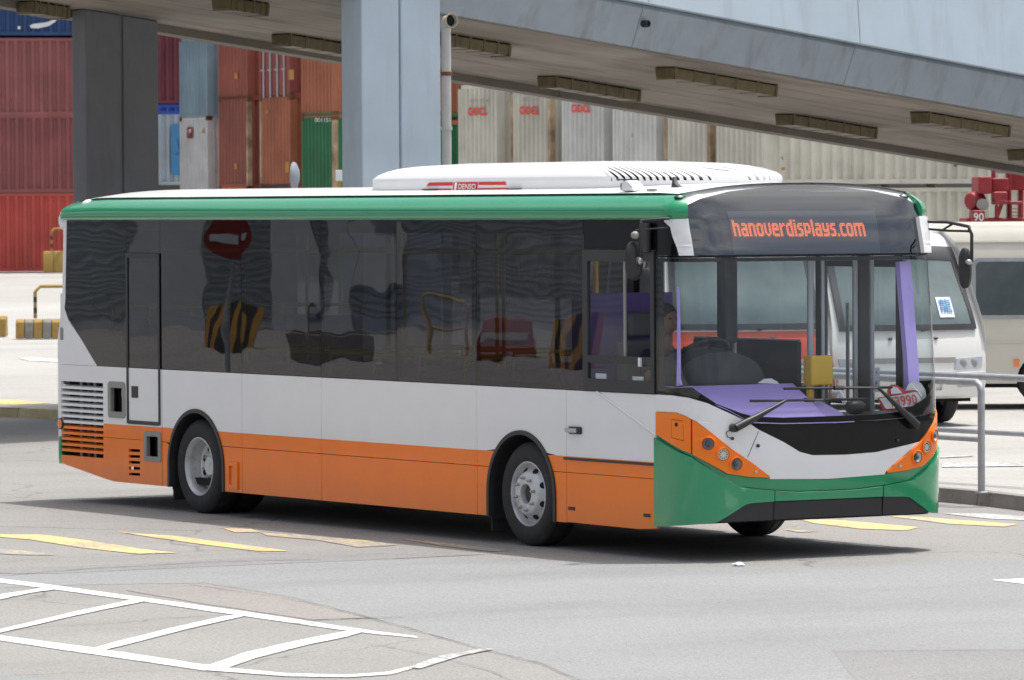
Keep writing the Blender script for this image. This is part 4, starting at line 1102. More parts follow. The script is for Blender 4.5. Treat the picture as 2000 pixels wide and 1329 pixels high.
# black mask below the windscreen and the windscreen itself
zg = fp(1560, 828)[1]
glass_bot_n = [(.0, ZW+.03)]+FP([(1330, 787), (1370, 800), (1420, 819), (1467, 826.5), (1530, 828.6)])
mask_in_n = FP([(1470, 826.5), (1530, 828.6)])
ws_foot = glass_bot_n+FP([(1640, 826), (1710, 822), (1770, 817), (1805, 812)])+[(1., glass_bot_n[-1][1]+.11)]
wt_up = [(u, z+.004) for u, z in wt]
front('windscreen_mask', wt_up+[(u, max(z, interp(u, wt_up)+.012)) for u, z in ws_foot[::-1]], 'bus_black', -.02, -.001)
zwt = 2.40
ws = [(u, z+.003 if z+.003 > interp(u, wt_up)+.013 else interp(u, wt_up)+.015) for u, z in ws_foot]+[(1., zwt), (.5, zwt+.006), (0., zwt)]
front('windscreen', ws, 'glass_front', 0, .002, sheet=True)
# black-out band along the lower corner of the screen
fb_n = [(0.0, 1.40), (.03, 1.37)]+FP([(1350, 757), (1400, 789), (1450, 808), (1475, 814), (1530, 816)])
fb = fb_n+[(.5, fb_n[-1][1])]+mirror(fb_n)
front('frit', [(u, z+.004) for u, z in ws[:len(ws_foot)]]+fb[::-1], 'bus_black', -.016, -.010)
front('frit', [(0., ZW+.03), (.028, ZW+.03), (.028, zwt), (0, zwt)], 'bus_black', -.018, -.012); 
front('frit', [(0., zwt-.03), (1, zwt-.03), (1, zwt), (0, zwt)], 'bus_black', -.016, -.010)
for k in range(26):
    pass
# destination glass
dl = FP([(1355, 501), (1349.5, 465), (1344.5, 431), (1339.5, 402)])
arc = FP([(1367.5, 388.5), (1421.5, 374.5), (1489, 366), (1545, 362.3)])
dg = dl+arc
dgp = dg+mirror(dg)
front('destination_glass', dgp, 'glass_dest', 0, .004, sheet=True)
front('destination_box', [(max(.02, u), z) for u, z in shrink(dgp, .985)], 'screen_dark', -.12, -.075)
front('windscreen_top_trim', [(.0, zwt+.004), (1, zwt+.004), (1, zwt+.022), (0, zwt+.022)], 'bus_black', -.02, .006)
# the display board and its lit letters
db = FP([(1441, 492.6), (1584, 492.5), (1726.6, 491.7), (1714.5, 406), (1570, 406), (1427, 406.7)])
front('display_board', db, 'board_grey', -.062, -.056)
FONT = {
 'h': ['xx....', 'xx....', 'xx....', 'xxxxx.', 'xxxxxx', 'xx..xx', 'xx..xx', 'xx..xx', 'xx..xx', 'xx..xx', 'xx..xx', 'xx..xx'],
 'a': ['......', '......', '......', '.xxxx.', '.xxxxx', '....xx', '.xxxxx', 'xxxxxx', 'xx..xx', 'xx..xx', 'xxxxxx', '.xxxxx'],
 'n': ['......', '......', '......', 'xxxxx.', 'xxxxxx', 'xx..xx', 'xx..xx', 'xx..xx', 'xx..xx', 'xx..xx', 'xx..xx', 'xx..xx'],
 'o': ['......', '......', '......', '.xxxx.', 'xxxxxx', 'xx..xx', 'xx..xx', 'xx..xx', 'xx..xx', 'xx..xx', 'xxxxxx', '.xxxx.'],
 'v': ['......', '......', '......', 'xx..xx', 'xx..xx', 'xx..xx', 'xx..xx', 'xx..xx', 'xx..xx', 'xx..xx', '.xxxx.', '..xx..'],
 'e': ['......', '......', '......', '.xxxx.', 'xxxxxx', 'xx..xx', 'xxxxxx', 'xxxxxx', 'xx....', 'xx....', 'xxxxxx', '.xxxxx'],
 'r': ['.....', '.....', '.....', 'xx.xx', 'xxxxx', 'xxx..', 'xx...', 'xx...', 'xx...', 'xx...', 'xx...', 'xx...'],
 'd': ['....xx', '....xx', '....xx', '.xxxxx', 'xxxxxx', 'xx..xx', 'xx..xx', 'xx..xx', 'xx..xx', 'xx..xx', 'xxxxxx', '.xxxxx'],
 'i': ['xx', 'xx', '..', 'xx', 'xx', 'xx', 'xx', 'xx', 'xx', 'xx', 'xx', 'xx'],
 's': ['.....', '.....', '.....', '.xxxx', 'xxxxx', 'xx...', 'xxxx.', '.xxxx', '...xx', '...xx', 'xxxxx', 'xxxx.'],
 'p': ['......', '......', '......', 'xxxxx.', 'xxxxxx', 'xx..xx', 'xx..xx', 'xx..xx', 'xxxxxx', 'xxxxx.', 'xx....', 'xx....'],
 'l': ['xx', 'xx', 'xx', 'xx', 'xx', 'xx', 'xx', 'xx', 'xx', 'xx', 'xx', 'xx'],
 'y': ['......', '......', '......', 'xx..xx', 'xx..xx', 'xx..xx', 'xx..xx', 'xxxxxx', '.xxxxx', '....xx', 'xxxxxx', 'xxxxx.'],
 '.': ['..', '..', '..', '..', '..', '..', '..', '..', '..', '..', 'xx', 'xx'],
 'c': ['.....', '.....', '.....', '.xxxx', 'xxxxx', 'xx...', 'xx...', 'xx...', 'xx...', 'xx...', 'xxxxx', '.xxxx'],
 'm': ['..........', '..........', '..........', 'xxxxxxxxx.', 'xxxxxxxxxx', 'xx..xx..xx', 'xx..xx..xx', 'xx..xx..xx', 'xx..xx..xx', 'xx..xx..xx', 'xx..xx..xx', 'xx..xx..xx']}
msg = 'hanoverdisplays.com'; cols = sum(len(FONT[c][0])+1 for c in msg)-1
tl, bl, tr_, br = fp(1433.5, 425), fp(1439.5, 458.5), fp(1691.5, 424.5), fp(1698, 458.5)
gg = G(); x = 0
for ch in msg:
    rowsl = FONT[ch]
    for r_, row in enumerate(rowsl):
        for c_, v in enumerate(row):
            if v != 'x': continue
            def uv(cc, rr):
                s = cc/cols; t = rr/12.; a = (lerp(tl[0], tr_[0], s), lerp(tl[1], tr_[1], s)); b = (lerp(bl[0], br[0], s), lerp(bl[1], br[1], s)); return (lerp(a[0], b[0], t), lerp(a[1], b[1], t))
            cx_, rx = x+c_, r_; V = [fmap(*uv(cx_+dx, rx+dy), -.046) for dx, dy in ((.15, .88), (.87, .88), (.87, .16), (.15, .16))]
            gg.add(V, [(0, 1, 2, 3)])
    x += len(rowsl[0])+1
gg.obj('display_lettering', 'led', bus, recalc=False)
# white corner pieces beside the destination glass
wc = FP([(1290, 427), (1342.5, 427), (1349, 462), (1354, 500), (1325.5, 500), (1322, 485), (1315, 462), (1307, 444), (1299, 432)])
wc = [(u, min(z, 2.708)) for u, z in wc]
for mir in (False, True): front('corner_pillar', [(u-(.022 if u < .96 else .0), z) for u, z in mirror(wc)] if mir else wc, 'bus_white', -.03, .04 if mir else .018, bevel=.006)
# dark surround between side band, corner pillar and glass
front('nose_surround', [(0, zwt+.023), (dl[0][0], zwt+.023), (dl[-1][0], 2.708), (0, 2.708)], 'bus_black', -.03, -.004)
front('nose_surround', mirror([(0, zwt+.023), (dl[0][0], zwt+.023), (dl[-1][0], 2.708), (0, 2.708)]), 'bus_black', -.03, -.004)
# roof front rim behind the glass arc
V = []; F = []
arcu = dg[3:]+mirror(dg[3:])
for u, z in arcu:
    a = Vector(fmap(u, z, -.002)); b = Vector(fmap(u, z, -.002)); y = min(W-.12, max(.12, a.y)); x_ = X0+.1; V += [tuple(a), (min(a.x, x_+.02), y, roofz(x_, y)+.001)]
for i in range(len(arcu)-1): F.append((2*i, 2*i+2, 2*i+3, 2*i+1))
mesh('roof_front', V, F, 'roof_white', bus, smooth=60)
for px, py in ((1330, 385), (1769, 384)):
    c = fp(px, py+5); q = Vector(fmap(c[0], 2.89, -.02)); gg = G(); gg.sphere(q, (.035, .055, .02), 12, 8); o = gg.obj('roof_lamp', 'plastic_black', bus, smooth=80)
    gg = G(); gg.sphere(q+Vector((.022, -.01, .004)), (.018, .03, .012), 10, 6); gg.obj('roof_lamp_lens', 'lens_clear', o, smooth=80)
# ---- wheels
def wheel(x, near, kind, turn=0):
    s = -1 if near else 1; yo = .05 if near else W-.05       # outer face, axis points outwards
    ax = Vector((math.sin(turn), s*math.cos(turn), 0)); c = Vector((x, yo, .433))
    e = empty('wheel', (0, 0, 0)); e.parent = bus
    e.location = c-bus.location
    def L(nm, prof, mat, sm=40, parent=e, n=48):
        gg = G(); gg.lathe(prof, c, ax, n, False); return gg.obj(nm, mat, parent, smooth=sm)
    # distances are along the outward axis, 0 = rim lip plane
    L('tyre', [(.268, -.02), (.272, .004), (.30, .018), (.36, .022), (.395, .012), (.412, -.004), (.424, -.014), (.4325, -.032), (.433, -.05), (.428, -.058), (.433, -.066), (.433, -.118), (.428, -.125), (.433, -.132), (.433, -.2), (.41, -.235), (.36, -.25), (.28, -.24)], 'rubber', 35, n=64)
    if kind == 'rear':
        gg = G(); gg.lathe([(.28, -.27), (.36, -.28), (.415, -.29), (.433, -.33), (.433, -.47), (.4, -.52), (.28, -.5)], c, ax, 48, False); gg.obj('tyre', 'rubber', e, smooth=35)
        L('rim', [(.268, -.02), (.27, .006), (.262, .008), (.255, -.006), (.248, -.02), (.240, -.045), (.243, -.06), (.232, -.10), (.222, -.135), (.20, -.150), (.185, -.142), (.10, -.142), (.095, -.142)], 'rim', 35)
        L('hub', [(.098, -.143), (.096, -.11), (.085, -.10), (.0, -.10)], 'rim')
        hr, hh, tilt = .165, -.142, 0
    else:
        L('rim', [(.268, -.02), (.27, .006), (.262, .009), (.255, -.004), (.246, -.03), (.240, -.055), (.232, -.062), (.222, -.05), (.200, -.018), (.182, .012), (.172, .024), (.160, .030), (.085, .030), (.082, .022), (.080, -.03)], 'rim', 35)
        L('hub', [(.079, -.02), (.06, -.018), (.055, -.005), (.0, -.003)], 'plastic_black')
        hr, hh, tilt = .205, -.02, .75
    e1 = ax.cross(Vector((0, 0, 1))).normalized(); e2 = ax.cross(e1)
    for k in range(8):
        a = 2*math.pi*(k+.5)/8; rd = e1*math.cos(a)+e2*math.sin(a); tg = ax.cross(rd)
        p = c+rd*hr+ax*(hh+.0025); nn = (ax*math.cos(tilt)+rd*math.sin(tilt)).normalized()
        gg = G(); gg.lathe([(.030 if kind == 'rear' else .027, -.004), (.030 if kind == 'rear' else .027, .003)], p, nn, 14); gg.obj('hand_hole', 'black_void', e)
        a = 2*math.pi*k/8+.2; rd = e1*math.cos(a)+e2*math.sin(a)
        p = c+rd*.135+ax*(.03 if kind != 'rear' else -.142); gg = G(); gg.lathe([(.015, 0), (.015, .022), (.009, .026), (.009, .04), (.0, .042)], p, ax, 6); gg.obj('wheel_nut', 'steel', e)
for near in (True, False):
    wheel(0.0, near, 'front'); wheel(-5.64, near, 'rear')
# underbody
gg = G(); gg.box(-7.3, 1.9, .12, W-.12, .26, .32); gg.obj('underbody', 'black_void', bus)
gg = G(); gg.box(-8.2, -7.3, .12, W-.12, .36, .42); gg.obj('underbody', 'black_void', bus)
for x in (0, -5.64):
    gg = G(); gg.tube([(x, .3, .43), (x, W-.3, .43)], .07, 10); gg.obj('axle', 'plastic_black', bus)
# ---- air conditioner on the roof
PX0, PX1, PY0, PY1 = -3.28, 1.22, .40, W-.40
def podr(h):                                # inset and height profile of the shell
    return h
def podpt(a, k, dark=0):
    """a: angle round the plan; k: 0 foot .. 1 crown"""
    prof = [(0, 2.955, 0), (.0, 3.055, .0), (.02, 3.09, .05), (.055, 3.125, .17), (.10, 3.15, .30), (.22, 3.17, .45), (.5, 3.192, .9)]
    i = min(len(prof)-2, int(k*(len(prof)-1))); f = k*(len(prof)-1)-i
    ins = lerp(prof[i][0], prof[i+1][0], f); z = lerp(prof[i][1], prof[i+1][1], f); insx = lerp(prof[i][2], prof[i+1][2], f)
    c, s = math.cos(a), math.sin(a); cxm = (PX0+PX1)/2; hx = (PX1-PX0)/2; hy = (PY1-PY0)/2
    ex = 14. if c < 0 else 3.4
    x = math.copysign(abs(c)**(2/ex), c); y = math.copysign(abs(s)**(2/ex), s)
    hxx = hx-insx*(1.5 if c > 0 else 1.0)-dark; hyy = hy-ins-dark
    if c > 0: x = cxm+.9+x*(hxx-.9) if abs(s) < 2 else 0
    else: x = cxm+.9+x*(hxx+.9)
    return Vector((x, W/2+y*hyy, z-dark*.5))
NA, NK = 120, 18
def shell(name, mat, dark=0., k0=0, k1=NK, a0=0, a1=NA, cap=True):
    V = [podpt(2*math.pi*i/NA, k/NK, dark) for i in range(a0, a1+1) for k in range(k0, k1+1)]; m = k1-k0+1; F = []
    for i in range(a1-a0):
        for k in range(m-1): F.append((i*m+k, (i+1)*m+k, (i+1)*m+k+1, i*m+k+1))
    if cap and a1-a0 == NA: F.append(tuple(i*m+m-1 for i in range(a1-a0)))
    return mesh(name, V, F, mat, bus, smooth=40, recalc=True)
# louvred arc of the shell at the nose: fins over a dark core
A0, A1, K0, K1 = -22, 22, 2, 10
shell('aircon_shell', 'roof_white', k0=K1); shell('aircon_shell', 'roof_white', k0=0, k1=K0, cap=False); shell('aircon_shell', 'roof_white', k0=K0, k1=K1, a0=A1, a1=NA+A0, cap=False)
shell('aircon_core', 'black_void', .05, k0=0, k1=NK)
nf = 30
for j in range(nf):
    a = 2*math.pi*lerp(A0, A1, (j+.5)/nf)/NA; aw = 2*math.pi*(A1-A0)/NA/nf
    V = []; m = K1-K0+1
    wide = .30 if j not in (14, 15) else .5
    for dd, (f0, f1) in ((0, (-wide, wide)), (.05, (-wide*.2, wide*1.5))):
        for k in range(m):
            kk = lerp(K0-.15, K1+.15, k/(m-1))/NK; sk = aw*(kk*NK-K0)/(K1-K0)*-1.6
            V += [podpt(a+aw*f0+sk, kk, dd-.004), podpt(a+aw*f1+sk, kk, dd-.004)]
    F = []; h = 2*m
    for k in range(m-1):
        i = 2*k; F += [(i, i+1, i+3, i+2), (h+i, h+i+2, h+i+3, h+i+1), (i, i+2, h+i+2, h+i), (i+1, h+i+1, h+i+3, i+3)]
    mesh('aircon_fin', V, F, 'roof_white', bus, smooth=40, recalc=True)
gg = G(); gg.add([podpt(2*math.pi*i/NA, 0)-Vector((0, 0, .035)) for i in range(NA)]+[podpt(2*math.pi*i/NA, 0, .01) for i in range(NA)], [(i, (i+1) % NA, NA+(i+1) % NA, NA+i) for i in range(NA)]); gg.obj('aircon_gasket', 'bus_trim', bus)
for px in (846, 1007):
    q = sp(px, 377, .4); gg = G(); gg.box(q[0]-.1, q[0]+.1, .37, .42, 2.93, 2.965); gg.obj('aircon_bracket', 'plastic_black', bus)
yp = PY0-.006
def podside(px, py): q = sp(px, py, yp); return (q[0], yp, q[1])
def strip(nm, P, mat, parent=bus, dy=0): return mesh(nm, [Vector(podside(*p))-Vector((0, dy, 0)) for p in P], [tuple(range(len(P)))][0:1], mat, parent)
strip('badge_stripe', [(832, 365), (832.5, 363.6), (884, 363), (884, 356.5), (838, 357.2)][2:] + [(832, 363.6)], 'red_paint')
strip('badge_stripe', [(819, 375.6), (880, 375.2), (881, 368.8), (825, 369.4)], 'red_paint')
bd = strip('badge', [(883.5, 375), (931, 374), (933, 356), (886, 356.5)], 'red_paint')
strip('badge_bar', [(886.5, 374.5), (891.5, 374.4), (894, 357), (889, 357)], 'logo_white', bd, .002); strip('badge_bar', [(891.2, 374.4), (893.5, 374.4), (896, 357), (893.5, 357)], 'trade_red', bd, .004)
text('badge_lettering', 'DENSO', 15.0, 'logo_white', bd, lambda a, b: Vector(podside(912+a, 365.3-b))-Vector((0, .003, 0)), shear=.12, width=.70, bold=.15)
strip('badge_stripe', [(934, 361.8), (989, 361.5), (986, 355.6), (935, 356)], 'red_paint'); strip('badge_stripe', [(932, 374.6), (998, 374), (992, 367.5), (933, 368.2)], 'red_paint')
for px in (1049, 1122):
    q = Vector(podpt(0, 0)); c = sp(px, 343, PY0+.1); gg = G(); gg.box(c[0]-.045, c[0]+.045, PY0+.075, PY0+.12, c[1]-.01, c[1]+.018); gg.obj('aircon_clip', 'roof_white', bus)
# small things on the roof
c = sp(1232, 372, .2); gg = G(); P = [(-.06, 0), (.12, 0), (.10, .05), (.04, .085), (-.05, .085)]; gg.prism(P, lambda a, b, h: (c[0]+a, .2+h, 2.935+b), -.06, .06); o = gg.obj('roof_camera', 'roof_white', bus, bevel=.015)
gg = G(); gg.box(c[0]-.075, c[0]-.05, .15, .25, 2.94, 3.0); gg.box(c[0]-.09, c[0]+.0, .14, .26, 3.022, 3.032); gg.obj('camera_hood', 'bus_trim', o)
c = sp(1322, 372, .45); gg = G(); gg.prism([(-.05, 0), (.09, 0), (.0, .035), (-.035, .095), (-.045, .09)], lambda a, b, h: (c[0]+a, .45+h*(1-b*6), 2.955+b), -.022, .022); gg.obj('roof_antenna', 'bus_trim', bus, smooth=40)
c = sp(1275, 373, .2); gg = G(); gg.box(c[0]-.06, c[0]+.06, .18, .2, 2.935, 2.95); gg.obj('roof_vent', 'frame_grey', bus)

# ---- wipers
def fo(px, py, h): q = fp(px, py); return Vector(fmap(q[0], q[1], h))
def wiper(piv, elbow, b0, b1, tip):
    e = bus
    gg = G(); q = fp(*piv); gg.lathe([(.035, -.01), (.034, .05), (.02, .065), (0, .066)], fmap(*q, 0), fnorm(*q), 14); o = gg.obj('wiper', 'plastic_black', bus, smooth=40)
    P = [fo(lerp(piv[0], elbow[0], t), lerp(piv[1], elbow[1], t), lerp(.055, .05, t)) for t in (0, .15, .4, .7, 1)]
    gg = G(); gg.tube(P, [.034, .033, .026, .018, .012], 8); gg.obj('wiper_arm', 'plastic_black', o, smooth=60)
    gg = G(); gg.tube([fo(lerp(elbow[0], tip[0], t), lerp(elbow[1], tip[1], t), .045) for t in (0, .3, .6, 1)], .009, 6); gg.obj('wiper_link', 'plastic_black', o, smooth=60)
    gg = G(); gg.tube([fo(lerp(b0[0], b1[0], k/12), lerp(b0[1], b1[1], k/12), .022) for k in range(13)], .012, 6); gg.obj('wiper_blade', 'rubber', o, smooth=60)
    gg = G(); m = ((b0[0]+b1[0])/2, (b0[1]+b1[1])/2); gg.tube([fo(m[0]-9, m[1], .034), fo(m[0]+9, m[1], .034)], .02, 6); gg.obj('blade_clip', 'plastic_black', o)
wiper((1431, 836), (1528, 783), (1462, 783.5), (1688, 780), (1600, 782)); wiper((1781, 830), (1708, 758), (1527, 759.5), (1738, 757), (1640, 758))
q = [fp(1427, 838), fp(1417, 845), fp(1419, 854), fp(1429, 857)]; gg = G(); gg.tube([fmap(*c, .012) for c in q], .004, 5); gg.obj('washer_hose', 'plastic_black', bus, smooth=60)
gg = G(); c = fp(1430, 857); gg.lathe([(.013, 0), (.013, .01)], fmap(*c, 0), fnorm(*c), 10); gg.obj('washer_jet', 'plastic_black', bus)
# ---- mirrors
def oval(c, n, up, rx, rz, th, name, mat, parent, shape=2.6):
    """oval housing: flat front facing n"""
    n = Vector(n).normalized(); up = Vector(up); e1 = up.cross(n).normalized(); e2 = n.cross(e1); V = []; F = []; m = 28
    for k, d in ((1.0, 0), (1.0, -th*.4), (.8, -th*.85), (.3, -th)):
        for i in range(m):
            a = 2*math.pi*i/m; cc, s = math.cos(a), math.sin(a)
            V.append(c+e1*math.copysign(abs(cc)**(2/shape), cc)*rx*k+e2*math.copysign(abs(s)**(2/shape), s)*rz*k+n*d)
    for j in range(3):
        for i in range(m): F.append((j*m+i, j*m+(i+1) % m, (j+1)*m+(i+1) % m, (j+1)*m+i))
    F += [tuple(range(m)), tuple(range(3*m, 4*m))]
    return mesh(name, V, F, mat, parent, smooth=40, recalc=True)
d = ray(1236, 510); mc = CAM+d*((-.27-CAM.y)/d.y)
mh = oval(mc, (-.9, -.35, 0), (0, 0, 1), .105, .155, .05, 'mirror', 'plastic_black', bus)
gg = G(); bn = Vector((.93, .36, 0)); gg.lathe([(.03, .045), (.03, .075), (.018, .085)], mc+bn*0, bn, 12); gg.obj('mirror_pivot', 'steel', mh, smooth=40)
top = CAM+ray(1240, 435)*((-.27-CAM.y)/ray(1240, 435).y)
gg = G(); gg.tube([mc+bn*.07, mc+bn*.07+Vector((0, 0, .06)), top+bn*.06, top+Vector((.03, .04, .02)), Vector((top.x+.12, -.02, top.z+.03))], .011, 8); gg.obj('mirror_arm', 'plastic_black', mh, smooth=60)
gg = G(); gg.tube([top+Vector((.02, .0, -.06)), Vector((top.x+.1, -.02, top.z-.04))], .007, 6); gg.obj('mirror_brace', 'plastic_black', mh)
gg = G(); gg.sphere(top+bn*.06+Vector((-.04, -.03, -.10)), (.035, .035, .032), 14, 10); gg.obj('mirror_knuckle', 'frame_grey', mh, smooth=80)
gg = G(); gg.box(1.80, 1.93, -.05, -.004, 2.44, 2.68); gg.obj('mirror_bracket', 'plastic_black', bus, bevel=.02)
# far mirror on its swan neck
YF = W+.12
def farp(px, py, y=YF): d = ray(px, py); return CAM+d*((y-CAM.y)/d.y)
s0, s1_ = farp(1806, 433, W-.05), farp(1806, 447, W-.05)
e0 = farp(1893, 443); e1_ = farp(1893, 452); dn = farp(1898, 512)
gg = G(); gg.tube([s0, farp(1850, 434), e0, e0+Vector((0, .0, -.02)), farp(1898, 458), dn], .014, 8); fm = gg.obj('mirror', 'plastic_black', bus, smooth=60)
tagp = fm
gg = G(); gg.tube([s1_, farp(1850, 451), e1_], .010, 8); gg.tube([farp(1840, 450), farp(1862, 437)], .009, 6); gg.obj('mirror_brace', 'plastic_black', fm, smooth=60)
mcf = farp(1885, 524); oval(mcf, (-.75, .6, 0), (0, 0, 1), .055, .165, .06, 'mirror_head', 'plastic_black', fm)
gg = G(); gg.sphere(farp(1890, 512)+Vector((.05, -.03, 0)), (.03, .03, .025), 12, 8); gg.obj('mirror_pivot', 'steel', fm, smooth=80)

# ---- interior
gg = G(); gg.box(-7.3, 2.3, .66, W-.66, .325, .36); gg.obj('floor', 'interior_floor', bus)
gg = G(); gg.box(-8.1, 2.1, .12, W-.12, 2.66, 2.70); gg.obj('ceiling', 'interior_ceiling', bus)
for y0, y1 in ((.05, .075), (W-.075, W-.05)):
    gg = G(); gg.box(-6.25, .75, y0, y1, .99, 1.29); gg.obj('wall_lining', 'interior_grey', bus)
gg = G(); gg.box(-7.95, -7.90, .1, W-.1, .4, 2.65); gg.obj('rear_bulkhead', 'interior_grey', bus)
gg = G(); gg.box(-7.9, -6.3, .2, W-.2, .9, .95); gg.obj('rear_platform', 'interior_floor', bus)
# seats in pairs
gg = G(); gg.box(-.22, .22, 0, .86, .42, .50); gg.box(-.26, -.16, 0, .86, .50, 1.06); sb = gg.obj('passenger_seat', 'seat_fabric', bus, bevel=.03, local=True)
gg = G(); gg.tube([(-.22, .0, 1.0), (-.22, .0, 1.16), (-.22, .86, 1.16), (-.22, .86, 1.0)], .016, 6); sgr = gg.obj('seat_grab_rail', 'yellow_rail', sb, local=True)
gg = G(); gg.box(-.1, .1, .36, .50, .02, .42); sl_ = gg.obj('seat_leg', 'frame_grey', sb, local=True)
first = True
for y in (.10, W-.96):
    for i, x in enumerate((-7.2, -6.45, -4.6, -3.85, -3.1, -2.35, -1.6, -.85)):
        if y < 1 and i == 99: continue
        o = sb if first else copy_tree(sb, bus); first = False
        o.location = Vector((x, y, .36 if x > -6.3 else .72))-bus.location
for x, y in ((-5.2, .95), (-3.5, .98), (-1.95, .98), (-.4, .98), (-2.7, W-.98), (-1.2, W-.98), (.55, W-.75), (.62, .98)):
    gg = G(); gg.tube([(x, y, .36), (x, y, 2.66)], .018, 8); gg.obj('grab_pole', 'yellow_rail' if x < .5 else 'pole_grey', bus, smooth=60)
for y in (.7, W-.7):
    gg = G(); gg.tube([(-7.5, y, 2.42), (.6, y, 2.42)], .017, 8); gg.obj('ceiling_rail', 'yellow_rail', bus, smooth=60)
gg = G(); gg.box(.62, .66, .08, 1.05, .36, 2.1); gg.obj('cab_bulkhead', 'purple_dark', bus)
gg = G(); gg.box(.66, 1.55, 1.08, 1.11, .36, 1.42); gg.obj('cab_door', 'interior_grey', bus)
gg = G(); gg.box(.66, 1.55, 1.085, 1.105, 1.42, 2.2); 
# dashboard sheet sloping up from the foot of the screen
V = []; F = []; nu = 24
ua, ub = fp(1345, 752)[0], fp(1678, 790)[0]
for i in range(nu+1):
    u = lerp(ua, ub, i/nu)
    zf = lerp(fb_n[2][1]-.02, fb_n[-1][1]-.06, min(1, max(0, (u-ua)/(fb_n[5][0]-ua)))) if u < fb_n[5][0] else fb_n[-1][1]-.06
    a = Vector(fmap(u, zf, -.06)); zt_ = 1.375 if i < nu*.84 else 1.23
    for k in range(7):
        t = k/6; V.append((a.x-.50*t*(1 if a.x > 2.1 else .35), a.y+(.02 if u < .1 else 0)*t, lerp(zf, zt_, t**.85)))
for i in range(nu):
    for k in range(6): F.append((i*7+k, (i+1)*7+k, (i+1)*7+k+1, i*7+k+1))
mesh('dashboard', V, F, 'purple', bus, smooth=50)
V = []; F = []
for i in range(21):
    u = lerp(.60, .99, i/20); a = Vector(fmap(u, 1.08, -.07))
    V += [tuple(a), (a.x-.30, a.y, 1.14), (a.x-.5, min(a.y, W-.1), 1.02)]
for i in range(20):
    for k in range(2): F.append((i*3+k, (i+1)*3+k, (i+1)*3+k+1, i*3+k+1))
mesh('dashboard_tray', V, F, 'plastic_black', bus, smooth=50)
gg = G(); gg.box(1.25, 1.98, .10, 1.12, .36, 1.12); gg.obj('dashboard_base', 'interior_grey', bus)
# instrument cowl and steering wheel
V = []; F = []; n = 14
for i in range(n+1):
    a = math.pi*i/n; V += [(1.70, .62-.46*math.cos(a), 1.32+.36*math.sin(a)**.6), (1.98, .62-.44*math.cos(a), 1.28+.36*math.sin(a)**.6)]
for i in range(n): F.append((2*i, 2*i+1, 2*i+3, 2*i+2))
F += [tuple(2*i for i in range(n+1)), tuple(2*i+1 for i in range(n+1))[::-1]]
mesh('instrument_cowl', V, F, 'cowl', bus, smooth=40)
sc = Vector((1.74, .60, 1.62)); sa = Vector((-.55, 0, .83)).normalized(); e1 = Vector((0, 1, 0)); e2 = sa.cross(e1)
gg = G(); gg.tube([sc+(e1*math.cos(2*math.pi*k/28)+e2*math.sin(2*math.pi*k/28))*.22 for k in range(28)], .016, 8, closed=True); swh = gg.obj('steering_wheel', 'plastic_black', bus, smooth=80)
gg = G()
for a in (.5, 2.64, 4.71): gg.tube([sc-sa*.03, sc+(e1*math.cos(a)+e2*math.sin(a))*.21], .014, 6)
gg.tube([sc, sc-sa*.35], .04, 8); gg.obj('steering_column', 'plastic_black', swh, smooth=60)
# purple pillar linings, poles by the door, ticket machine, partition
front('pillar_lining', FP([(1303.5, 572), (1309.5, 560), (1311, 755), (1307, 752), (1303, 740)]), 'purple', -.07, -.05, grid=None)
uf = fp(1780, 640)[0]; front('pillar_lining', [(uf, 1.08), (uf+.045, 1.10), (uf+.047, 2.36), (uf+.002, 2.36)], 'purple', -.13, -.08, grid=(.02, .2))
for px, y, r_, m in ((1583, 1.55, .028, 'pole_grey'), (1607, 1.65, .016, 'pole_grey'), (1670, W-.45, .022, 'pole_grey'), (1703, W-.28, .02, 'pole_grey'), (1770, W-.12, .030, 'pole_grey')):
    d = ray(px, 640); q = CAM+d*((y-CAM.y)/d.y); gg = G(); gg.tube([(q.x, q.y, .36), (q.x, q.y, 2.64)], r_, 10); gg.obj('grab_pole', m, bus, smooth=60)
d = ray(1690, 640); q = CAM+d*((W-.16-CAM.y)/d.y); gg = G(); gg.box(q.x-.03, q.x+.03, W-.24, W-.10, .4, 2.6); gg.obj('door_post', 'plastic_black', bus)
d = ray(1598, 720); q = CAM+d*((1.45-CAM.y)/d.y); gg = G(); gg.box(q.x-.06, q.x+.06, 1.34, 1.56, 1.36, 1.60); tm = gg.obj('ticket_machine', 'yellow_rail', bus, bevel=.015)
gg = G(); gg.tube([(q.x-.02, 1.38, .4), (q.x-.02, 1.38, 1.36)], .03, 8); gg.obj('machine_post', 'yellow_rail', tm)
gg = G(); gg.box(-.95, .6, W-.14, W-.10, .99, 1.66); gg.obj('side_screen', 'plastic_black', bus)
gg = G(); gg.tube([(-.95, W-.12, 1.67), (.6, W-.12, 1.67)], .014, 6); gg.obj('screen_rail', 'steel', bus)
d = ray(1420, 600); q = CAM+d*((.95-CAM.y)/d.y); gg = G(); gg.box(q.x-.06, q.x+.06, .90, 1.02, 1.7, 2.5); gg.obj('cab_post', 'plastic_black', bus, bevel=.02)
# sun blind behind the top of the screen and paper on it
V, F = [], []
gg = G(); qa = farp(1711, 742, W-.35); gg.box(qa.x-.004, qa.x+.004, qa.y-.03, qa.y+.035, qa.z-.1, qa.z+.1)
nm = gg.obj('route_card', 'paper', bus)
text('card_letter', 'F', .055, 'ink_black', nm, lambda a, b: (qa.x+.006, qa.y+a, qa.z-.035+b)); text('card_mark', 'A', .03, 'ink_black', nm, lambda a, b: (qa.x+.006, qa.y+a, qa.z+.06+b))
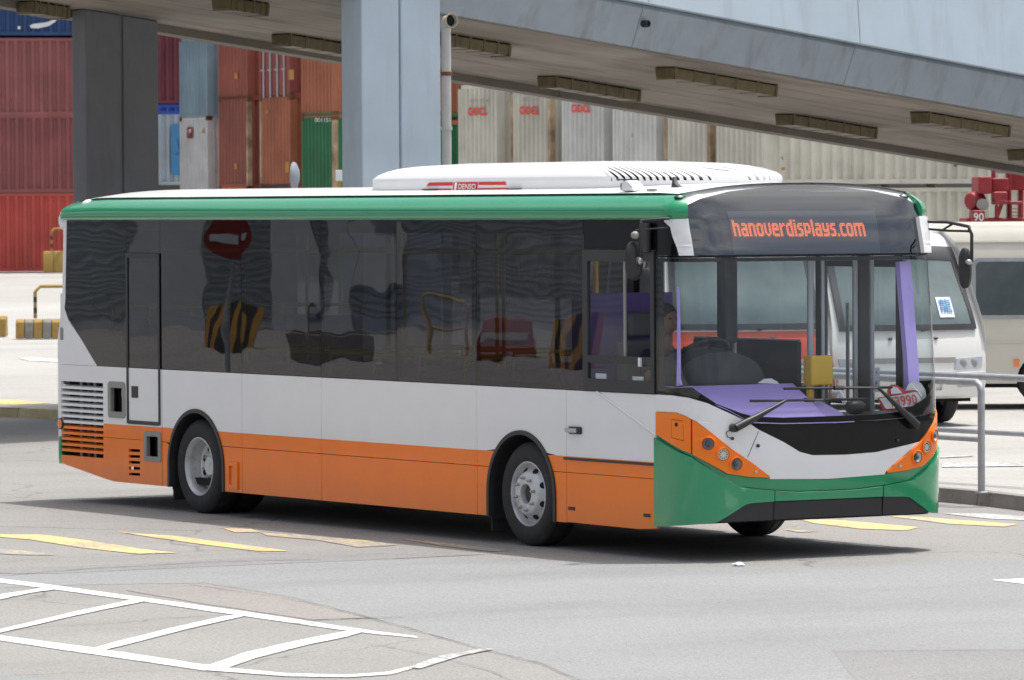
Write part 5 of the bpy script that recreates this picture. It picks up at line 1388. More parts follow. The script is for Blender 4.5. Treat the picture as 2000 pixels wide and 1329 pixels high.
# trade plate leaning behind the screen
def plate_map(px, py): q = fp(px, py); return Vector(fmap(q[0], q[1], -.045))
def plate(nm, P, mat, parent, lift=0, grid=None): 
    PP = dens(P, 14); V = []
    for p in PP: q = fp(*p); V.append(fmap(q[0], q[1], -.045+lift))
    return mesh(nm, V, [tuple(range(len(V)))], mat, parent)
tp = plate('trade_plate', [(1719, 778), (1740, 773), (1738, 765), (1741, 755), (1748, 751), (1757, 752), (1768, 758), (1776, 763), (1795, 762), (1800, 764), (1817, 792), (1815, 795), (1736, 804), (1732, 803)], 'trade_red', bus)
plate('plate_face', [(1722, 778.5), (1793, 765.5), (1797, 767), (1812, 790), (1738, 799), (1734, 798)], 'paper', tp, .010)
plate('plate_seal', [(1745, 770), (1744, 760), (1748, 755), (1758, 757), (1768, 768)], 'paper', tp, .010)
V, F = textmesh('T3990', 27, bold=.25, width=.82); 
def tpl(a, b): px = 1767+a+b*-.28; py = 784.5-b-(a)*.135; q = fp(px, py); return fmap(q[0], q[1], -.026)
mesh('plate_number', [tpl(a, b) for a, b in V], F, 'trade_red', tp)
pp = plate('paper_sheet', [(1778, 764), (1784, 751), (1796, 743), (1812, 749), (1822, 762), (1824, 772), (1816, 788), (1802, 764)], 'paper', bus, -.02)
tag(pp); plate('cloth', [(1513, 745), (1525, 736), (1540, 735), (1552, 741), (1556, 748)], 'paper', bus, -.2)
gg = G(); q = fp(1690, 795); c = Vector(fmap(*q, -.14)); gg.sphere(c, (.07, .10, .06), 14, 8); gg.obj('dash_pouch', 'plastic_black', bus, smooth=60)
gg = G(); q = fp(1655, 772); gg.tube([Vector(fmap(fp(1640, 764)[0], fp(1640, 764)[1], -.12)), Vector(fmap(fp(1652, 764)[0], fp(1652, 764)[1], -.10)), Vector(fmap(fp(1664, 786)[0], fp(1664, 786)[1], -.10))], .02, 8); gg.obj('cable_roll', 'paper', bus, smooth=60)
# driver's seat
gg = G(); gg.box(.92, 1.40, .38, .86, .86, 1.0); gg.box(.80, .94, .38, .86, 1.0, 1.72); gg.box(.80, .90, .47, .77, 1.74, 1.94); gg.obj('driver_seat', 'interior_grey', bus, bevel=.04)
gg = G(); gg.box(1.05, 1.3, .5, .74, .36, .87); gg.obj('seat_pedestal', 'plastic_black', bus)
# ================================================================== THE DRIVER
drv = empty('person', (1.15, .62, 1.0)); tag(drv, 'bus driver in a dark shirt, one arm on the steering wheel', 'person')
def skin(name, J, E, mat, root=0, sub=2, parent=drv):
    """J: joint -> (pos, rx, ry) ; E: edges"""
    off = root_loc(parent); me = bpy.data.meshes.new(name); me.from_pydata([tuple(Vector(j[0])-off) for j in J], E, []); me.update()
    o = bpy.data.objects.new(name, me); clean_link(o, parent); me.materials.append(MATS[mat])
    o.modifiers.new('skin', 'SKIN').use_smooth_shade = True
    for i, j in enumerate(J):
        sv = me.skin_vertices[0].data[i]; sv.radius = (j[1], j[2] if len(j) > 2 else j[1]); sv.use_root = (i == root)
    s = o.modifiers.new('sub', 'SUBSURF'); s.levels = sub; s.render_levels = sub; return o
x, y = 1.16, .62
body = [((x, y, 1.07), .15, .13), ((x-.02, y, 1.28), .145, .12), ((x-.01, y, 1.50), .16, .12), ((x+.0, y, 1.62), .12, .09), ((x+.02, y, 1.70), .055), ((x+.04, y, 1.77), .05),   # 0-5
        ((x+.01, y-.17, 1.59), .07), ((x+.16, y-.23, 1.40), .05), ((x+.38, y-.15, 1.50), .038), ((x+.55, y-.13, 1.585), .03),                            # 6-9 near arm
        ((x+.01, y+.17, 1.59), .07), ((x+.14, y+.24, 1.40), .05), ((x+.38, y+.20, 1.52), .038), ((x+.55, y+.16, 1.60), .03),                            # 10-13 far arm
        ((x+.03, y-.10, 1.05), .10), ((x+.42, y-.12, 1.02), .075), ((x+.50, y-.12, .62), .05), ((x+.48, y-.12, .45), .045), ((x+.62, y-.12, .41), .04),
        ((x+.03, y+.10, 1.05), .10), ((x+.42, y+.12, 1.02), .075), ((x+.50, y+.12, .62), .05), ((x+.48, y+.12, .45), .045), ((x+.62, y+.12, .41), .04)]
skin('body', body, [(0, 1), (1, 2), (2, 3), (3, 4), (4, 5), (2, 6), (6, 7), (7, 8), (8, 9), (2, 10), (10, 11), (11, 12), (12, 13), (0, 14), (14, 15), (15, 16), (16, 17), (17, 18), (0, 19), (19, 20), (20, 21), (21, 22), (22, 23)], 'skin')
# shirt and trousers over the body
sh = [(body[i][0], body[i][1]*1.1, (body[i][2] if len(body[i]) > 2 else body[i][1])*1.12) for i in (0, 1, 2, 3)]
def half(a, b, t): return tuple(Vector(a).lerp(Vector(b), t))
sh += [(body[6][0], .085), (half(body[6][0], body[7][0], .85), .066), (body[10][0], .085), (half(body[10][0], body[11][0], .85), .066)]
skin('shirt', sh, [(0, 1), (1, 2), (2, 3), (2, 4), (4, 5), (2, 6), (6, 7)], 'shirt_navy')
tr2 = [((x, y, 1.05), .165, .14)]+[(body[i][0], body[i][1]*1.15) for i in (14, 15, 16, 19, 20, 21)]
skin('trousers', tr2, [(0, 1), (1, 2), (2, 3), (0, 4), (4, 5), (5, 6)], 'ink_black')
# head with face
hc_ = Vector((x+.06, y, 1.885)); gg = G(); gg.sphere(hc_, (.10, .078, .118), 20, 14)
for v in gg.V:
    r_ = v-hc_
    if r_.z < -.03: v.y = hc_.y+r_.y*(1+.25*(r_.z+.03)/.09*1.0); v.x += .012 if r_.x > 0 else 0
gg.sphere(hc_+Vector((.100, 0, -.012)), (.022, .014, .024), 10, 6)
for s in (-1, 1): gg.sphere(hc_+Vector((.0, s*.080, -.005)), (.022, .01, .032), 8, 6)
hd = gg.obj('head', 'skin', drv, smooth=80, recalc=False)
gg = G()
for s in (-1, 1): gg.sphere(hc_+Vector((.088, s*.032, .012)), (.012, .015, .009), 8, 6)
gg.obj('eyes', 'ink_black', hd); gg = G(); gg.sphere(hc_+Vector((.092, 0, -.055)), (.012, .025, .006), 8, 5); gg.obj('mouth', 'trade_red', hd)
gg = G(); gg.sphere(hc_+Vector((-.018, 0, .035)), (.105, .088, .105), 18, 12); gg.obj('hair', 'hair', hd, smooth=80)
for s in (-1, 1):
    w0 = Vector(body[9][0] if s < 0 else body[13][0]); J = [(w0, .022), (w0+Vector((.05, 0, .01)), .030, .018)]; E = [(0, 1)]
    for f in range(4):
        k = len(J); b0 = w0+Vector((.085, (f-1.5)*.019, .015)); J += [(b0, .009), (b0+Vector((.035, 0, -.004+.002*f)), .0085), (b0+Vector((.042, 0, -.032)), .008)]; E += [(1, k), (k, k+1), (k+1, k+2)]
    k = len(J); J += [(w0+Vector((.05, .032*-s*-1, .0)), .011), (w0+Vector((.085, .038*-s*-1, -.02)), .009)]; E += [(1, k), (k, k+1)]
    skin('hand', J, E, 'skin', sub=1)
# ================================================================== MINIBUSES
def minibus(loc, heading, paint, low, label, sign=None):
    root = empty('minibus', loc, heading); tag(root, label, 'minibus', 'minibuses parked behind the railings')
    HWT = [(.3, .98), (.9, 1.01), (1.3, 1.01), (2.1, .93), (2.45, .84), (2.62, .70)]
    hw = lambda z: interp(z, HWT)
    out_ = [(-.03, .36), (.02, .50), (.03, .70), (-.02, 1.02), (-.10, 1.22), (-.62, 2.14), (-.80, 2.34), (-1.05, 2.47), (-1.6, 2.57), (-6.0, 2.58), (-6.15, 2.48), (-6.22, 2.1), (-6.25, .9), (-6.22, .36)]
    def xf(z): return interp(z, [(.36, -.03), (.5, .02), (.7, .03), (1.02, -.02), (1.22, -.10), (2.14, -.62), (2.34, -.80), (2.47, -1.05)])
    def Z(name, poly, mapf, o0, o1, mat, par=root, **k):
        return zone_local(name, poly, mapf, o0, o1, mat, par, **k)
    def zone_local(name, poly, mapf, o0, o1, mat, par, **k):
        o = zone(name, poly, mapf, o0, o1, mat, None, **k); o.parent = par; return o
    # body shell
    outl = dens(out_, .22); n = len(outl); V = []; F = []; NY = 9
    for (px, pz) in outl:
        for j in range(NY):
            v = -1+2*j/(NY-1); bul = .16*(1-abs(v)**2.5) if px > -3 else .05*(1-v*v)
            s = 1 if px > -3 else -1
            top = .05*(1-v*v) if pz > 2.4 else 0
            V.append((px+(bul-.16 if px > -3 else -.02)*s*(1 if pz > .3 and (px > -1.0 or px < -6.05) else 0)*(1 if px > -1.0 or px < -6.05 else 0), hw(pz)*v, pz+top))
    for i in range(n):
        for j in range(NY-1): F.append((i*NY+j, i*NY+j+1, ((i+1) % n)*NY+j+1, ((i+1) % n)*NY+j))
    whl = [(-1.15, .40, .41), (-5.4, .40, .41)]
    F = [f for f in F if not all(V[i][2] < .37 for i in f)]
    bd_ = mesh('body', V, F, paint, root, smooth=40, local=True, recalc=True)
    SB = [out_[k] for k in range(len(out_))]; SB = [(min(a, -.16) if a > -1.2 else a, b) for a, b in SB]
    arches = [[(x+r*math.cos(math.pi*k/16), z+r*math.sin(math.pi*k/16)) for k in range(17)]+[(x-r, .2), (x+r, .2)] for x, z, r in whl]
    for s in (-1, 1):
        mp = lambda a, b, h, s=s: (a, s*(hw(b)+h), b)
        Z('side_wall', SB, mp, -.02, .0, paint, holes=arches, grid=(.35, .16), flip=(s > 0), sheet=True, smooth=50)
        Z('lower_side', [(-6.2, .38), (-.2, .38), (-.2, .92), (-6.2, .92)], mp, .0, .006, low, holes=arches, grid=(.4, .2), flip=(s > 0), smooth=50)
        wins = [(-1.75, -.95), (-3.0, -1.83), (-4.35, -3.08), (-5.75, -4.43)]
        for a, b in wins:
            Z('window_frame', rounded(a-.02, b+.02, 1.27, 2.12, .09), mp, .001, .016, 'galvanised', holes=[rounded(a+.03, b-.03, 1.32, 2.07, .07)], flip=(s > 0), smooth=40)
            wp = Z('window_pane', rounded(a+.03, b-.03, 1.32, 2.07, .07), mp, .0, .008, 'van_pane', flip=(s > 0), smooth=40)
            Z('pane_gloss', rounded(a+.03, b-.03, 1.32, 2.07, .07), mp, .0, .010, 'glass_van', flip=(s > 0), sheet=True)
        Z('cab_window', [(-.50, 1.27), (-.90, 1.27), (-.90, 2.05), (-.74, 2.05), (-.40, 1.45)][::-1], mp, .0, .012, 'van_black', flip=(s > 0))
        for x, z, r in whl:
            e = empty('wheel', (x, s*.95, .39)); e.parent = root; gg = G()
            gg.lathe([(.21, .0), (.24, .015), (.34, .012), (.385, -.02), (.39, -.05), (.39, -.17), (.36, -.2)], (0, 0, 0), (0, s, 0), 32, False); gg.obj('tyre', 'rubber', e, smooth=40, local=True)
            gg = G(); gg.lathe([(.21, -.01), (.205, .008), (.19, -.03), (.12, -.02), (.09, .02), (.0, .025)], (0, 0, 0), (0, s, 0), 28, False); gg.obj('rim', 'rim', e, smooth=40, local=True)
            gg = G(); gg.box(x-.44, x+.44, s*.55, s*.92, .3, .84); gg.obj('wheel_housing', 'black_void', root, local=True)
    def fm(a, b, h):                                     # front surface: a sideways, b up
        v = a/hw(b); return (xf(b)+.16*(1-abs(v)**2.5)-.16+h*.9, a, b+h*.35)
    WSP = [(-.84, 1.26), (.84, 1.26), (.78, 2.05), (.0, 2.09), (-.78, 2.05)]
    Z('windscreen_surround', [(-.90, 1.20), (.90, 1.20), (.85, 2.22), (.0, 2.27), (-.85, 2.22)], fm, -.02, .045, 'van_black', grid=(.1, .1), step=.1, smooth=50, holes=[WSP])
    Z('windscreen', WSP, fm, 0, .040, 'glass_van', grid=(.15, .15), step=.12, sheet=True)
    Z('windscreen_sheen', WSP, fm, 0, .034, 'van_glass_sheen', grid=(.15, .15), step=.12, sheet=True)  # sheet behind the glass, its pale colour stands in for reflections
    if low != paint: Z('nose_panel', [(-.93, .68), (.93, .68), (.93, 1.18), (-.93, 1.18)], fm, -.01, .006, low, grid=(.12, .1), step=.1, smooth=50)
    Z('grille', [(-.55, .80), (.55, .80), (.55, .86), (-.55, .86)], fm, .0, .012, 'frame_grey', grid=(.15, .05), step=.1)
    Z('bumper', [(-.97, .36), (.97, .36), (.98, .66), (-.98, .66)], fm, -.05, .06, paint if low == paint else low, grid=(.12, .1), step=.1, smooth=50, bevel=.02,
      holes=[[(-.34, .44), (.34, .44), (.34, .53), (-.34, .53)], [(-.88, .48), (-.55, .47), (-.55, .58), (-.88, .60)], [(.55, .47), (.88, .48), (.88, .60), (.55, .58)]])
    Z('bumper_intake', [(-.92, .42), (.92, .42), (.92, .62), (-.92, .62)], fm, -.06, -.02, 'black_void', grid=(.15, .1), step=.1)
    for s in (-1, 1):
        P = [(s*.52, .70), (s*.93, .72), (s*.95, .86), (s*.56, .84)]; P = P if s > 0 else P[::-1]
        hl = Z('headlight', P, fm, -.02, .014, 'lens_clear', grid=(.08, .05), step=.08)
        for k in (.64, .80):
            q = Vector(fm(s*k, .775, .016)); gg = G(); gg.lathe([(.055, 0), (.045, .004), (.0, .006)], q, (1, 0, 0), 14); o = gg.obj('lamp_bowl', 'frame_grey', None, smooth=40); o.parent = hl
        gg = G(); gg.tube([fm(s*.12, 1.19, .02), fm(s*.35, 1.24, .03), fm(s*.75, 1.26, .03)], .012, 6); o = gg.obj('wiper', 'plastic_black', root, local=True)
        q = Vector(fm(s*.3, 1.10, .01)); gg = G(); gg.sphere(q, (.02, .03, .018), 8, 6); gg.obj('washer_jet', 'plastic_black', root, local=True)
        if s > 0: continue
        gg = G(); gg.tube([(-.72, s*.92, 2.12), (-.45, s*1.12, 2.1), (-.42, s*1.16, 1.95)], .016, 6); mi = gg.obj('wing_mirror', 'plastic_black', root, local=True)
        gg = G(); gg.sphere((-.42, s*1.16, 1.76), (.04, .09, .19), 14, 10); o = gg.obj('mirror_head', 'plastic_black', mi, local=True, smooth=60)
    for s in (-1, 1):                                     # waist moulding, door joints, side lamp
        mp = lambda a, b, h, s=s: (a, s*(hw(b)+h), b)
        Z('waist_moulding', rect(-6.15, -.25, .925, .955), mp, .0, .014, paint, flip=(s > 0), step=.3)
        for x in (-.98, -1.79, -3.04, -4.39): Z('panel_joint', rect(x-.006, x+.006, .5, 1.24), mp, .006, .0075, 'frame_grey', flip=(s > 0), step=.2)
        Z('side_lamp', rect(-5.02, -4.95, .60, .70), mp, .006, .03, 'lens_amber', flip=(s > 0)); Z('tail_lamp', rect(-6.05, -5.93, .95, 1.2), mp, .006, .03, 'sign_red', flip=(s > 0), step=.1)
        Z('roof_gutter', rect(-6.0, -1.2, 2.34, 2.365), mp, .0, .02, paint, flip=(s > 0), step=.3)
    gg = G(); gg.box(-6.1, -.25, -.85, .85, .3, .36); gg.obj('underbody', 'black_void', root, local=True)
    Z('number_plate', [(-.25, .58), (.25, .58), (.25, .66), (-.25, .66)], fm, .06, .075, 'paper', step=.1)
    if sign:
        P = rect(sign[0]-.105, sign[0]+.105, sign[1]-.125, sign[1]+.125); cd_ = Z('dashboard_card', P, fm, .043, .046, 'paper', step=.1, grid=(.1, .1))
        V, F = textmesh('龍', .18, bold=.002)
        o = mesh('card_character', [fm(sign[0]+a, sign[1]+b, .058) for a, b in V], F, 'ink_blue', None); o.parent = cd_
    return root
def ang(v): return math.atan2(v.y, v.x)
def place(px, d): q = at(px, 400, d); return Vector((q.x, q.y, lotz(d)+.004))
hA = (-HF*math.cos(R(20))+HR*math.sin(R(20)))
mA = minibus(place(1786, 61.5), ang(hA), 'van_white', 'van_white', 'white minibus facing the viewer with a Chinese character card in its windscreen', sign=(.50, 1.47))
hC = (-HF*math.cos(R(8))+HR*math.sin(R(8)))
minibus(place(1462, 60.5), ang(hC), 'van_white', 'van_red', 'red fronted minibus seen through the bus windscreen')
hB = (-HR*math.cos(R(4))+HF*math.sin(R(4)))
mB = minibus(place(1244, 68), ang(hB), 'van_cream', 'van_cream', 'cream minibus standing side-on behind the white one at the right edge')

mA.scale.z = .965; mB.scale.z = .93
# ================================================================== RAILINGS
def railing(p0, p1, label, n, bend=True):
    e = empty('railing', p0); tag(e, label, 'railing', 'pipe railings on the pavement')
    d = (p1-p0).normalized(); L = (p1-p0).length; z0 = .125
    P0 = Vector((p0.x, p0.y, z0)); P1 = Vector((p1.x, p1.y, z0)); up = Vector((0, 0, 1))
    gg = G(); gg.tube([P0, P0+up*.95, P0+up*1.0+d*.02, P0+up*1.03+d*.07]+[P1+up*1.03-d*.07, P1+up*1.0-d*.02, P1+up*.95, P1], .034, 12); gg.obj('top_rail', 'galvanised', e, smooth=60)
    gg = G(); gg.tube([P0+up*.50, P1+up*.50], .026, 10); gg.obj('middle_rail', 'galvanised', e, smooth=60)
    for k in range(1, n):
        q = P0+d*(L*k/n); gg = G(); gg.tube([q, q+up*1.0], .03, 10); gg.obj('post', 'galvanised', e, smooth=60)
    for q in (P0, P1):
        gg = G(); gg.lathe([(.06, 0), (.06, .012), (.04, .02)], q, (0, 0, 1), 14); gg.obj('foot', 'galvanised', e)
pA = gnd(1917, 963, .13); pB = gnd(1560, 935, .13)
railing(pA, pB, 'nearer pipe railing ending in a bent post right of the bus', 1)
pC = gnd(1500, 916, .13); pD = gnd(2260, 968, .13)
railing(pC, pD, 'pipe railing running on to the right edge behind the bent post', 1)

# ================================================================== RED HANDLING MACHINE
dM = 104.0; mroot = empty('container_handler', Vector((*at(1960, 400, dM).xy, lotz(dM)))); tag(mroot, 'red container handling machine with the number 90, beyond the minibuses', 'machine')
def mbox(nm, x0, y0, x1, y1, dd, th, mat='machine_red', bevel=.03):
    """box given by its front face, standing dd metres behind the machine's front"""
    A = [at(x, y, dM+dd) for x, y in ((x0, y1), (x1, y1), (x1, y0), (x0, y0))]; gg = G(); gg.hexa(A, [p+HF*th for p in A]); return gg.obj(nm, mat, mroot, bevel=bevel)
mbox('engine_cover', 1911, 345, 1937, 379, .2, 1.6); mbox('fuel_tank', 1938, 348, 1970, 374, .5, 1.5); mbox('rear_panel', 1941, 375, 1968, 391, .1, .5); mbox('lower_panel', 1942, 391.5, 1966, 400, .1, .5)
mbox('number_block', 1899, 411, 1924, 440, 0, .8); mbox('chassis_beam', 1888, 426, 2060, 470, .3, 1.8); mbox('upper_frame', 1968, 337, 2060, 372, 1.2, .5); mbox('mast', 1938, 300, 1945, 400, .9, .3); mbox('mast', 1968, 300, 1976, 430, 1.0, .3)
mbox('mast', 1990, 300, 1999, 430, 1.4, .3); mbox('cab_glass', 1946, 318, 1967, 339, 1.6, .05, 'lens_clear', 0); mbox('platform', 1971, 393, 1998, 400, .2, .9); mbox('strut', 1944, 400, 1950, 425, .2, .15); mbox('ladder_side', 1973, 400, 1977, 428, .2, .1); mbox('ladder_side', 1994, 400, 1997, 428, .2, .1)
for yy in (407, 414, 421): mbox('ladder_rung', 1977.5, yy, 1993.5, yy+1.5, .2, .08)
A = [at(x, y, dM+.25) for x, y in ((1943, 426), (1951, 426), (1960, 400), (1953, 400))]; gg = G(); gg.hexa(A, [p+HF*.15 for p in A]); gg.obj('strut', 'machine_red', mroot)
gg = G(); c = at(1916, 393, dM+.6); gg.lathe([(.0, 0), (.10, .0), (.17, .03), (.19, .1), (.19, .3), (.15, .35)], c, (-HR*.7-HF*.7), 24); gg.obj('hose_reel', 'machine_red', mroot, smooth=50)
gg = G(); c = at(1918, 400, dM+.3); gg.lathe([(.09, 0), (.12, .03), (.12, .25)], c, -HF, 16); gg.obj('filter_pot', 'frame_grey', mroot, smooth=50)
for px in (1915, 2010):
    q = at(px, 470, dM+.9); gg = G(); gg.lathe([(.3, .0), (.5, .02), (.6, -.05), (.6, -.4), (.5, -.45)], Vector((q.x, q.y, lotz(dM)+.6)), -HF, 28); gg.obj('wheel', 'rubber', mroot, smooth=40)
V, F = textmesh('90', 22, bold=.2, width=.95); mesh('number', [at(1911.5+a, 425-b, dM-.02) for a, b in V], F, 'logo_white', mroot)

# ================================================================== LEFT: BARRIER BLOCKS AND HOOPS
def block(px0, px1, py_top, py_bot, label, mats, thick=.42, cap=None):
    a = on_lot(px0, py_bot); d = dep(a); b = at(px1, py_bot, (a-CAM).dot(FW)); h = (py_bot-py_top)*d/FPX; L = (b-a).xy.length; z = a.z
    e = empty('barrier_block', (a.x, a.y, z)); tag(e, label, 'barrier', 'concrete barrier blocks in the yard')
    n = len(mats)
    for i, m in enumerate(mats):
        x0, x1 = L*i/n+.004, L*(i+1)/n-.004; gg = G(); w0, w1 = 0, .05; pr = [(0, .02), (.03, h*.85), (.10, h), (thick-.1, h), (thick-.03, h*.85), (thick, .02)]
        P = lambda x, y, zz: a+HR*x+HF*y+Vector((0, 0, zz))
        V = [P(x, y, zz) for x in (x0, x1) for y, zz in pr]; k = len(pr)
        gg.add(V, [tuple(range(k)), tuple(range(k, 2*k))[::-1]]+[(j, (j+1) % k, k+(j+1) % k, k+j) for j in range(k)]); gg.obj('painted_section', m, e, bevel=.02)
    return e
block(30, 118, 624, 664, 'worn yellow and black concrete block left of the bus rear', ['barrier_yellow', 'barrier_concrete', 'barrier_yellow', 'barrier_concrete', 'barrier_yellow'])
block(-90, 12, 618, 660, 'yellow concrete block cut by the left edge', ['barrier_concrete', 'barrier_yellow', 'barrier_yellow'])
block(84, 126, 491, 534, 'rusty concrete block at the foot of the red container', ['barrier_yellow', 'barrier_yellow'], .6)
def hoop(px, py_top, py_bot, label, w_=1.6, lift=0.0, flipd=1):
    d = dep(on_lot(px, py_bot+lift)); a = at(px, py_bot, d); h = (py_bot-py_top)*d/FPX
    e = empty('hoop_rail', a); tag(e, label, 'rail', 'striped hoop rails in the yard'); b = a+HR*w_*flipd+HF*.4; up = Vector((0, 0, 1))
    A = [a, a+up*(h-.1), a+up*h+(b-a).normalized()*.1, b+up*h-(b-a).normalized()*.1, b+up*(h-.1), b]
    n = 5
    for i in range(n):
        gg = G(); gg.tube([a+up*((h-.1)*i/n), a+up*((h-.1)*(i+1)/n)], .035, 10); gg.obj('post_band', ['barrier_yellow', 'barrier_black'][i % 2], e, smooth=60)
    gg = G(); gg.tube(A[1:4]+[A[4], A[5]], .034, 10); gg.obj('hoop', 'barrier_yellow', e, smooth=60)
hoop(69, 560, 622, 'yellow and black pipe hoop above the worn concrete block', 1.4, 40)
hoop(101, 447, 492, 'yellow and black pipe hoop beside the red container', .8, 42)
# convex mirror on a pole, white box on a pole
dq = 96.0; q = at(577, 344, dq); e = empty('traffic_mirror', (q.x, q.y, lotz(dq))); tag(e, 'white backed traffic mirror on a pole, seen nearly edge-on', 'mirror')
gg = G(); nn = (HR*.985-HF*.17).normalized(); gg.lathe([(.26, 0), (.265, .02), (.25, .05), (.16, .10), (.0, .12)], q-nn*.05, nn, 28); gg.obj('mirror_dish', 'wall_dark', e, smooth=40)
gg = G(); gg.tube([Vector((q.x, q.y, lotz(dq))), q+Vector((0, 0, .2))], .04, 10); gg.obj('pole', 'galvanised', e, smooth=60)
q = at(663, 344, 92); e = empty('signal_box', (q.x, q.y, lotz(92))); tag(e, 'small white box on a post left of the pale pier', 'box')
gg = G(); A = [at(x, y, 92) for x, y in ((655.5, 354), (678, 355), (678, 333), (655.5, 333))]; gg.hexa(A, [p+HF*.15 for p in A]); gg.obj('case', 'paper', e, bevel=.01)
gg = G(); gg.tube([Vector((q.x, q.y, lotz(92))), q-Vector((0, 0, .1))], .035, 10); gg.obj('post', 'barrier_yellow', e, smooth=60)
# litter on the road
q = gnd(1443, 1106); gg = G(); rr = random.Random(2); gg.sphere(q+Vector((0, 0, .012)), (.055, .035, .016), 10, 6)
for v in gg.V: v.x += rr.uniform(-.01, .01); v.y += rr.uniform(-.014, .014); v.z = max(.004, v.z+rr.uniform(-.006, .006))
tag(gg.obj('litter', 'paper'), 'crumpled white scrap lying on the road in front of the bus', 'litter')

# ================================================================== ACROSS THE ROAD (seen mirrored in the bus windows)
def refl(px, py, d): q = at(px, py, d); return Vector((q.x, -q.y, q.z))
RF = Vector((HF.x, -HF.y, 0)); RR_ = Vector((HR.x, -HR.y, 0))
dW = 118.0; c = refl(1000, 400, dW); wr = empty('warehouse', (c.x, c.y, 0)); tag(wr, 'grey warehouse with horizontal ribbed cladding, mirrored in the bus windows', 'building')
def wallbox(nm, l0, l1, z0, z1, d0, d1, mat):
    b = Vector((c.x, c.y, 0)); P = lambda l, d, z: b+RR_*l+RF*d+Vector((0, 0, z)); gg = G(); gg.hexa([P(l0, d0, z0), P(l1, d0, z0), P(l1, d1, z0), P(l0, d1, z0)], [P(l0, d0, z1), P(l1, d0, z1), P(l1, d1, z1), P(l0, d1, z1)]); return gg.obj(nm, mat, wr)
wallbox('wall', -70, 40, 0, 9, .3, 6, 'wall_grey')
for k in range(40): wallbox('cladding_rib', -70, 40, .25+k*.16, .25+k*.16+.07, .288, .301, 'wall_dark')  # shallow ribs, their shade lines painted by the darker colour
for l0, l1 in ((-8.6, -6.9), (-5.4, -4.4), (-4.15, -3.6)): wallbox('pier', l0, l1, 0, 9, -3, -2, 'wall_grey')
wallbox('reflector_panel', -4.0, -2.6, .9, 2.4, .1, .17, 'paper')  # white panel added to brighten the reflections in the bus windows
def stripes(px, py, w_, label):
    g0 = gnd(px, py); d = dep(g0); b = Vector((g0.x, -g0.y, 0)); e = empty('plastic_barrier', b); tag(e, label, 'barrier', 'striped barriers across the road'); n = 7
    for i in range(n):
        x0, x1 = -w_/2+w_*i/n, -w_/2+w_*(i+1)/n; P = lambda x, y, z: b+RR_*x+RF*y+Vector((0, 0, z)); gg = G()
        gg.hexa([P(x0, -.25, 0), P(x1, -.25, 0), P(x1, .25, 0), P(x0, .25, 0)], [P(x0+.2, -.1, .95), P(x1+.2, -.1, .95), P(x1+.2, .1, .95), P(x0+.2, .1, .95)]); gg.obj('stripe', ['barrier_orange', 'barrier_black'][i % 2], e)
for px, py, nme in ((1112, 718, 'nearest the driver window'), (440, 690, 'mirrored in the first long pane')):
    stripes(px, py, .9, 'orange and black barrier across the road, '+nme)
q = refl(445, 463, 80); e = empty('no_entry_sign', (q.x, q.y, 0)); tag(e, 'red no entry sign mirrored in the first long bus window', 'sign')
gg = G(); gg.lathe([(.33, 0), (.33, .02)], q, -RF, 32); gg.obj('disc', 'sign_red', e); P = lambda x, z: q-RF*.024+RR_*x+Vector((0, 0, z)); mesh('bar', [P(-.24, -.06), P(.24, -.06), P(.24, .06), P(-.24, .06)], [(0, 1, 2, 3)], 'wall_grey', e)
gg = G(); gg.tube([Vector((q.x, q.y, 0))+RF*.05, q+RF*.05+Vector((0, 0, .3))], .04, 10); gg.obj('pole', 'galvanised', e, smooth=60)

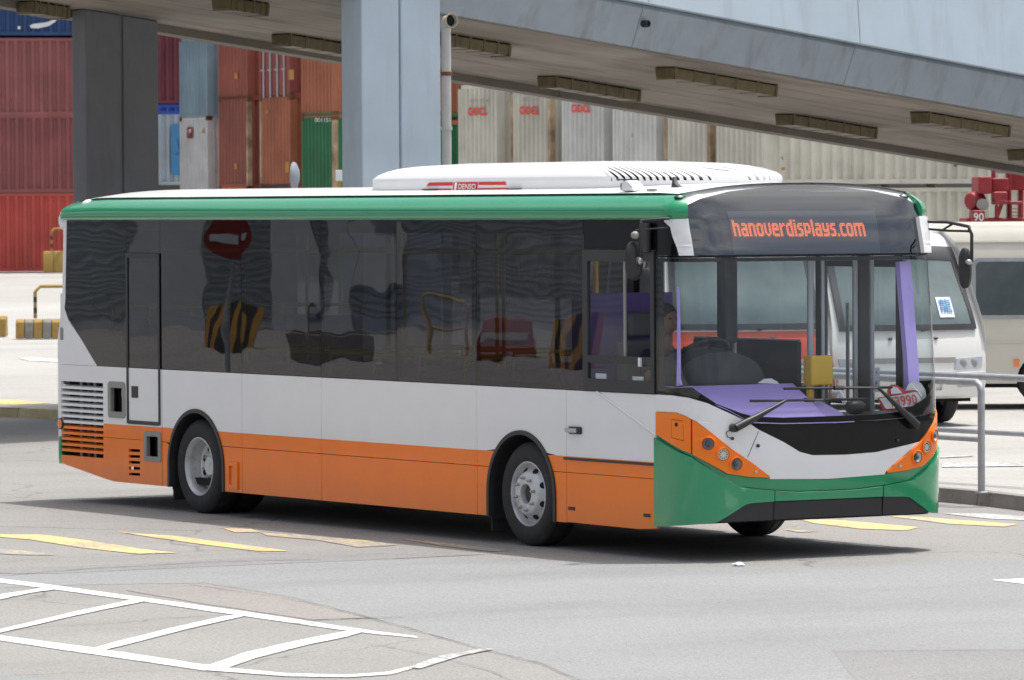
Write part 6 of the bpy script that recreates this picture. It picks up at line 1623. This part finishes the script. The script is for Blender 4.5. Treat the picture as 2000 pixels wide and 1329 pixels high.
# a red plastic barrier, a yellow hoop and a low dark planter, also mirrored in the panes
def rbase(px, py): g0 = gnd(px, py); return Vector((g0.x, -g0.y, 0))
b0 = rbase(985, 700); e = empty('plastic_barrier', b0); tag(e, 'red plastic barrier across the road, mirrored in the fifth pane', 'barrier', 'striped barriers across the road')
PB = lambda b, x, y, z: b+RR_*x+RF*y+Vector((0, 0, z))
gg = G(); gg.hexa([PB(b0, x, y, 0) for x, y in ((-.45, -.25), (.45, -.25), (.45, .25), (-.45, .25))], [PB(b0, x, y, .8) for x, y in ((-.4, -.1), (.4, -.1), (.4, .1), (-.4, .1))]); gg.obj('hollow_body', 'sign_red', e, bevel=.04)
gg = G(); gg.hexa([PB(b0, x, y, .3) for x, y in ((-.36, -.215), (.36, -.215), (.36, -.1), (-.36, -.1))], [PB(b0, x, y, .45) for x, y in ((-.36, -.19), (.36, -.19), (.36, -.1), (-.36, -.1))]); gg.obj('reflective_band', 'frame_grey', e)
b0 = rbase(870, 690); e = empty('hoop_rail', b0); tag(e, 'yellow pipe hoop across the road, mirrored in the fourth pane', 'rail', 'striped hoop rails in the yard')
gg = G(); gg.tube([PB(b0, -.38, 0, 0), PB(b0, -.38, 0, .95), PB(b0, -.30, 0, 1.05), PB(b0, .30, 0, 1.05), PB(b0, .38, 0, .95), PB(b0, .38, 0, 0)], .04, 8); gg.obj('hoop', 'barrier_yellow', e, smooth=60)
gg = G(); gg.tube([PB(b0, -.38, 0, .5), PB(b0, .38, 0, .5)], .03, 8); gg.obj('cross_bar', 'barrier_yellow', e, smooth=60)
b0 = rbase(640, 705); e = empty('planter', b0); tag(e, 'low dark concrete planter across the road, mirrored in the third pane', 'planter')
gg = G(); gg.hexa([PB(b0, x, y, 0) for x, y in ((-.6, -.3), (.6, -.3), (.6, .3), (-.6, .3))], [PB(b0, x, y, .5) for x, y in ((-.7, -.36), (.7, -.36), (.7, .36), (-.7, .36))]); gg.obj('tub', 'barrier_concrete', e, bevel=.02)
gg = G(); gg.hexa([PB(b0, x, y, .46) for x, y in ((-.58, -.3), (.58, -.3), (.58, .3), (-.58, .3))], [PB(b0, x, y, .52) for x, y in ((-.58, -.3), (.58, -.3), (.58, .3), (-.58, .3))]); gg.obj('soil', 'barrier_black', e)
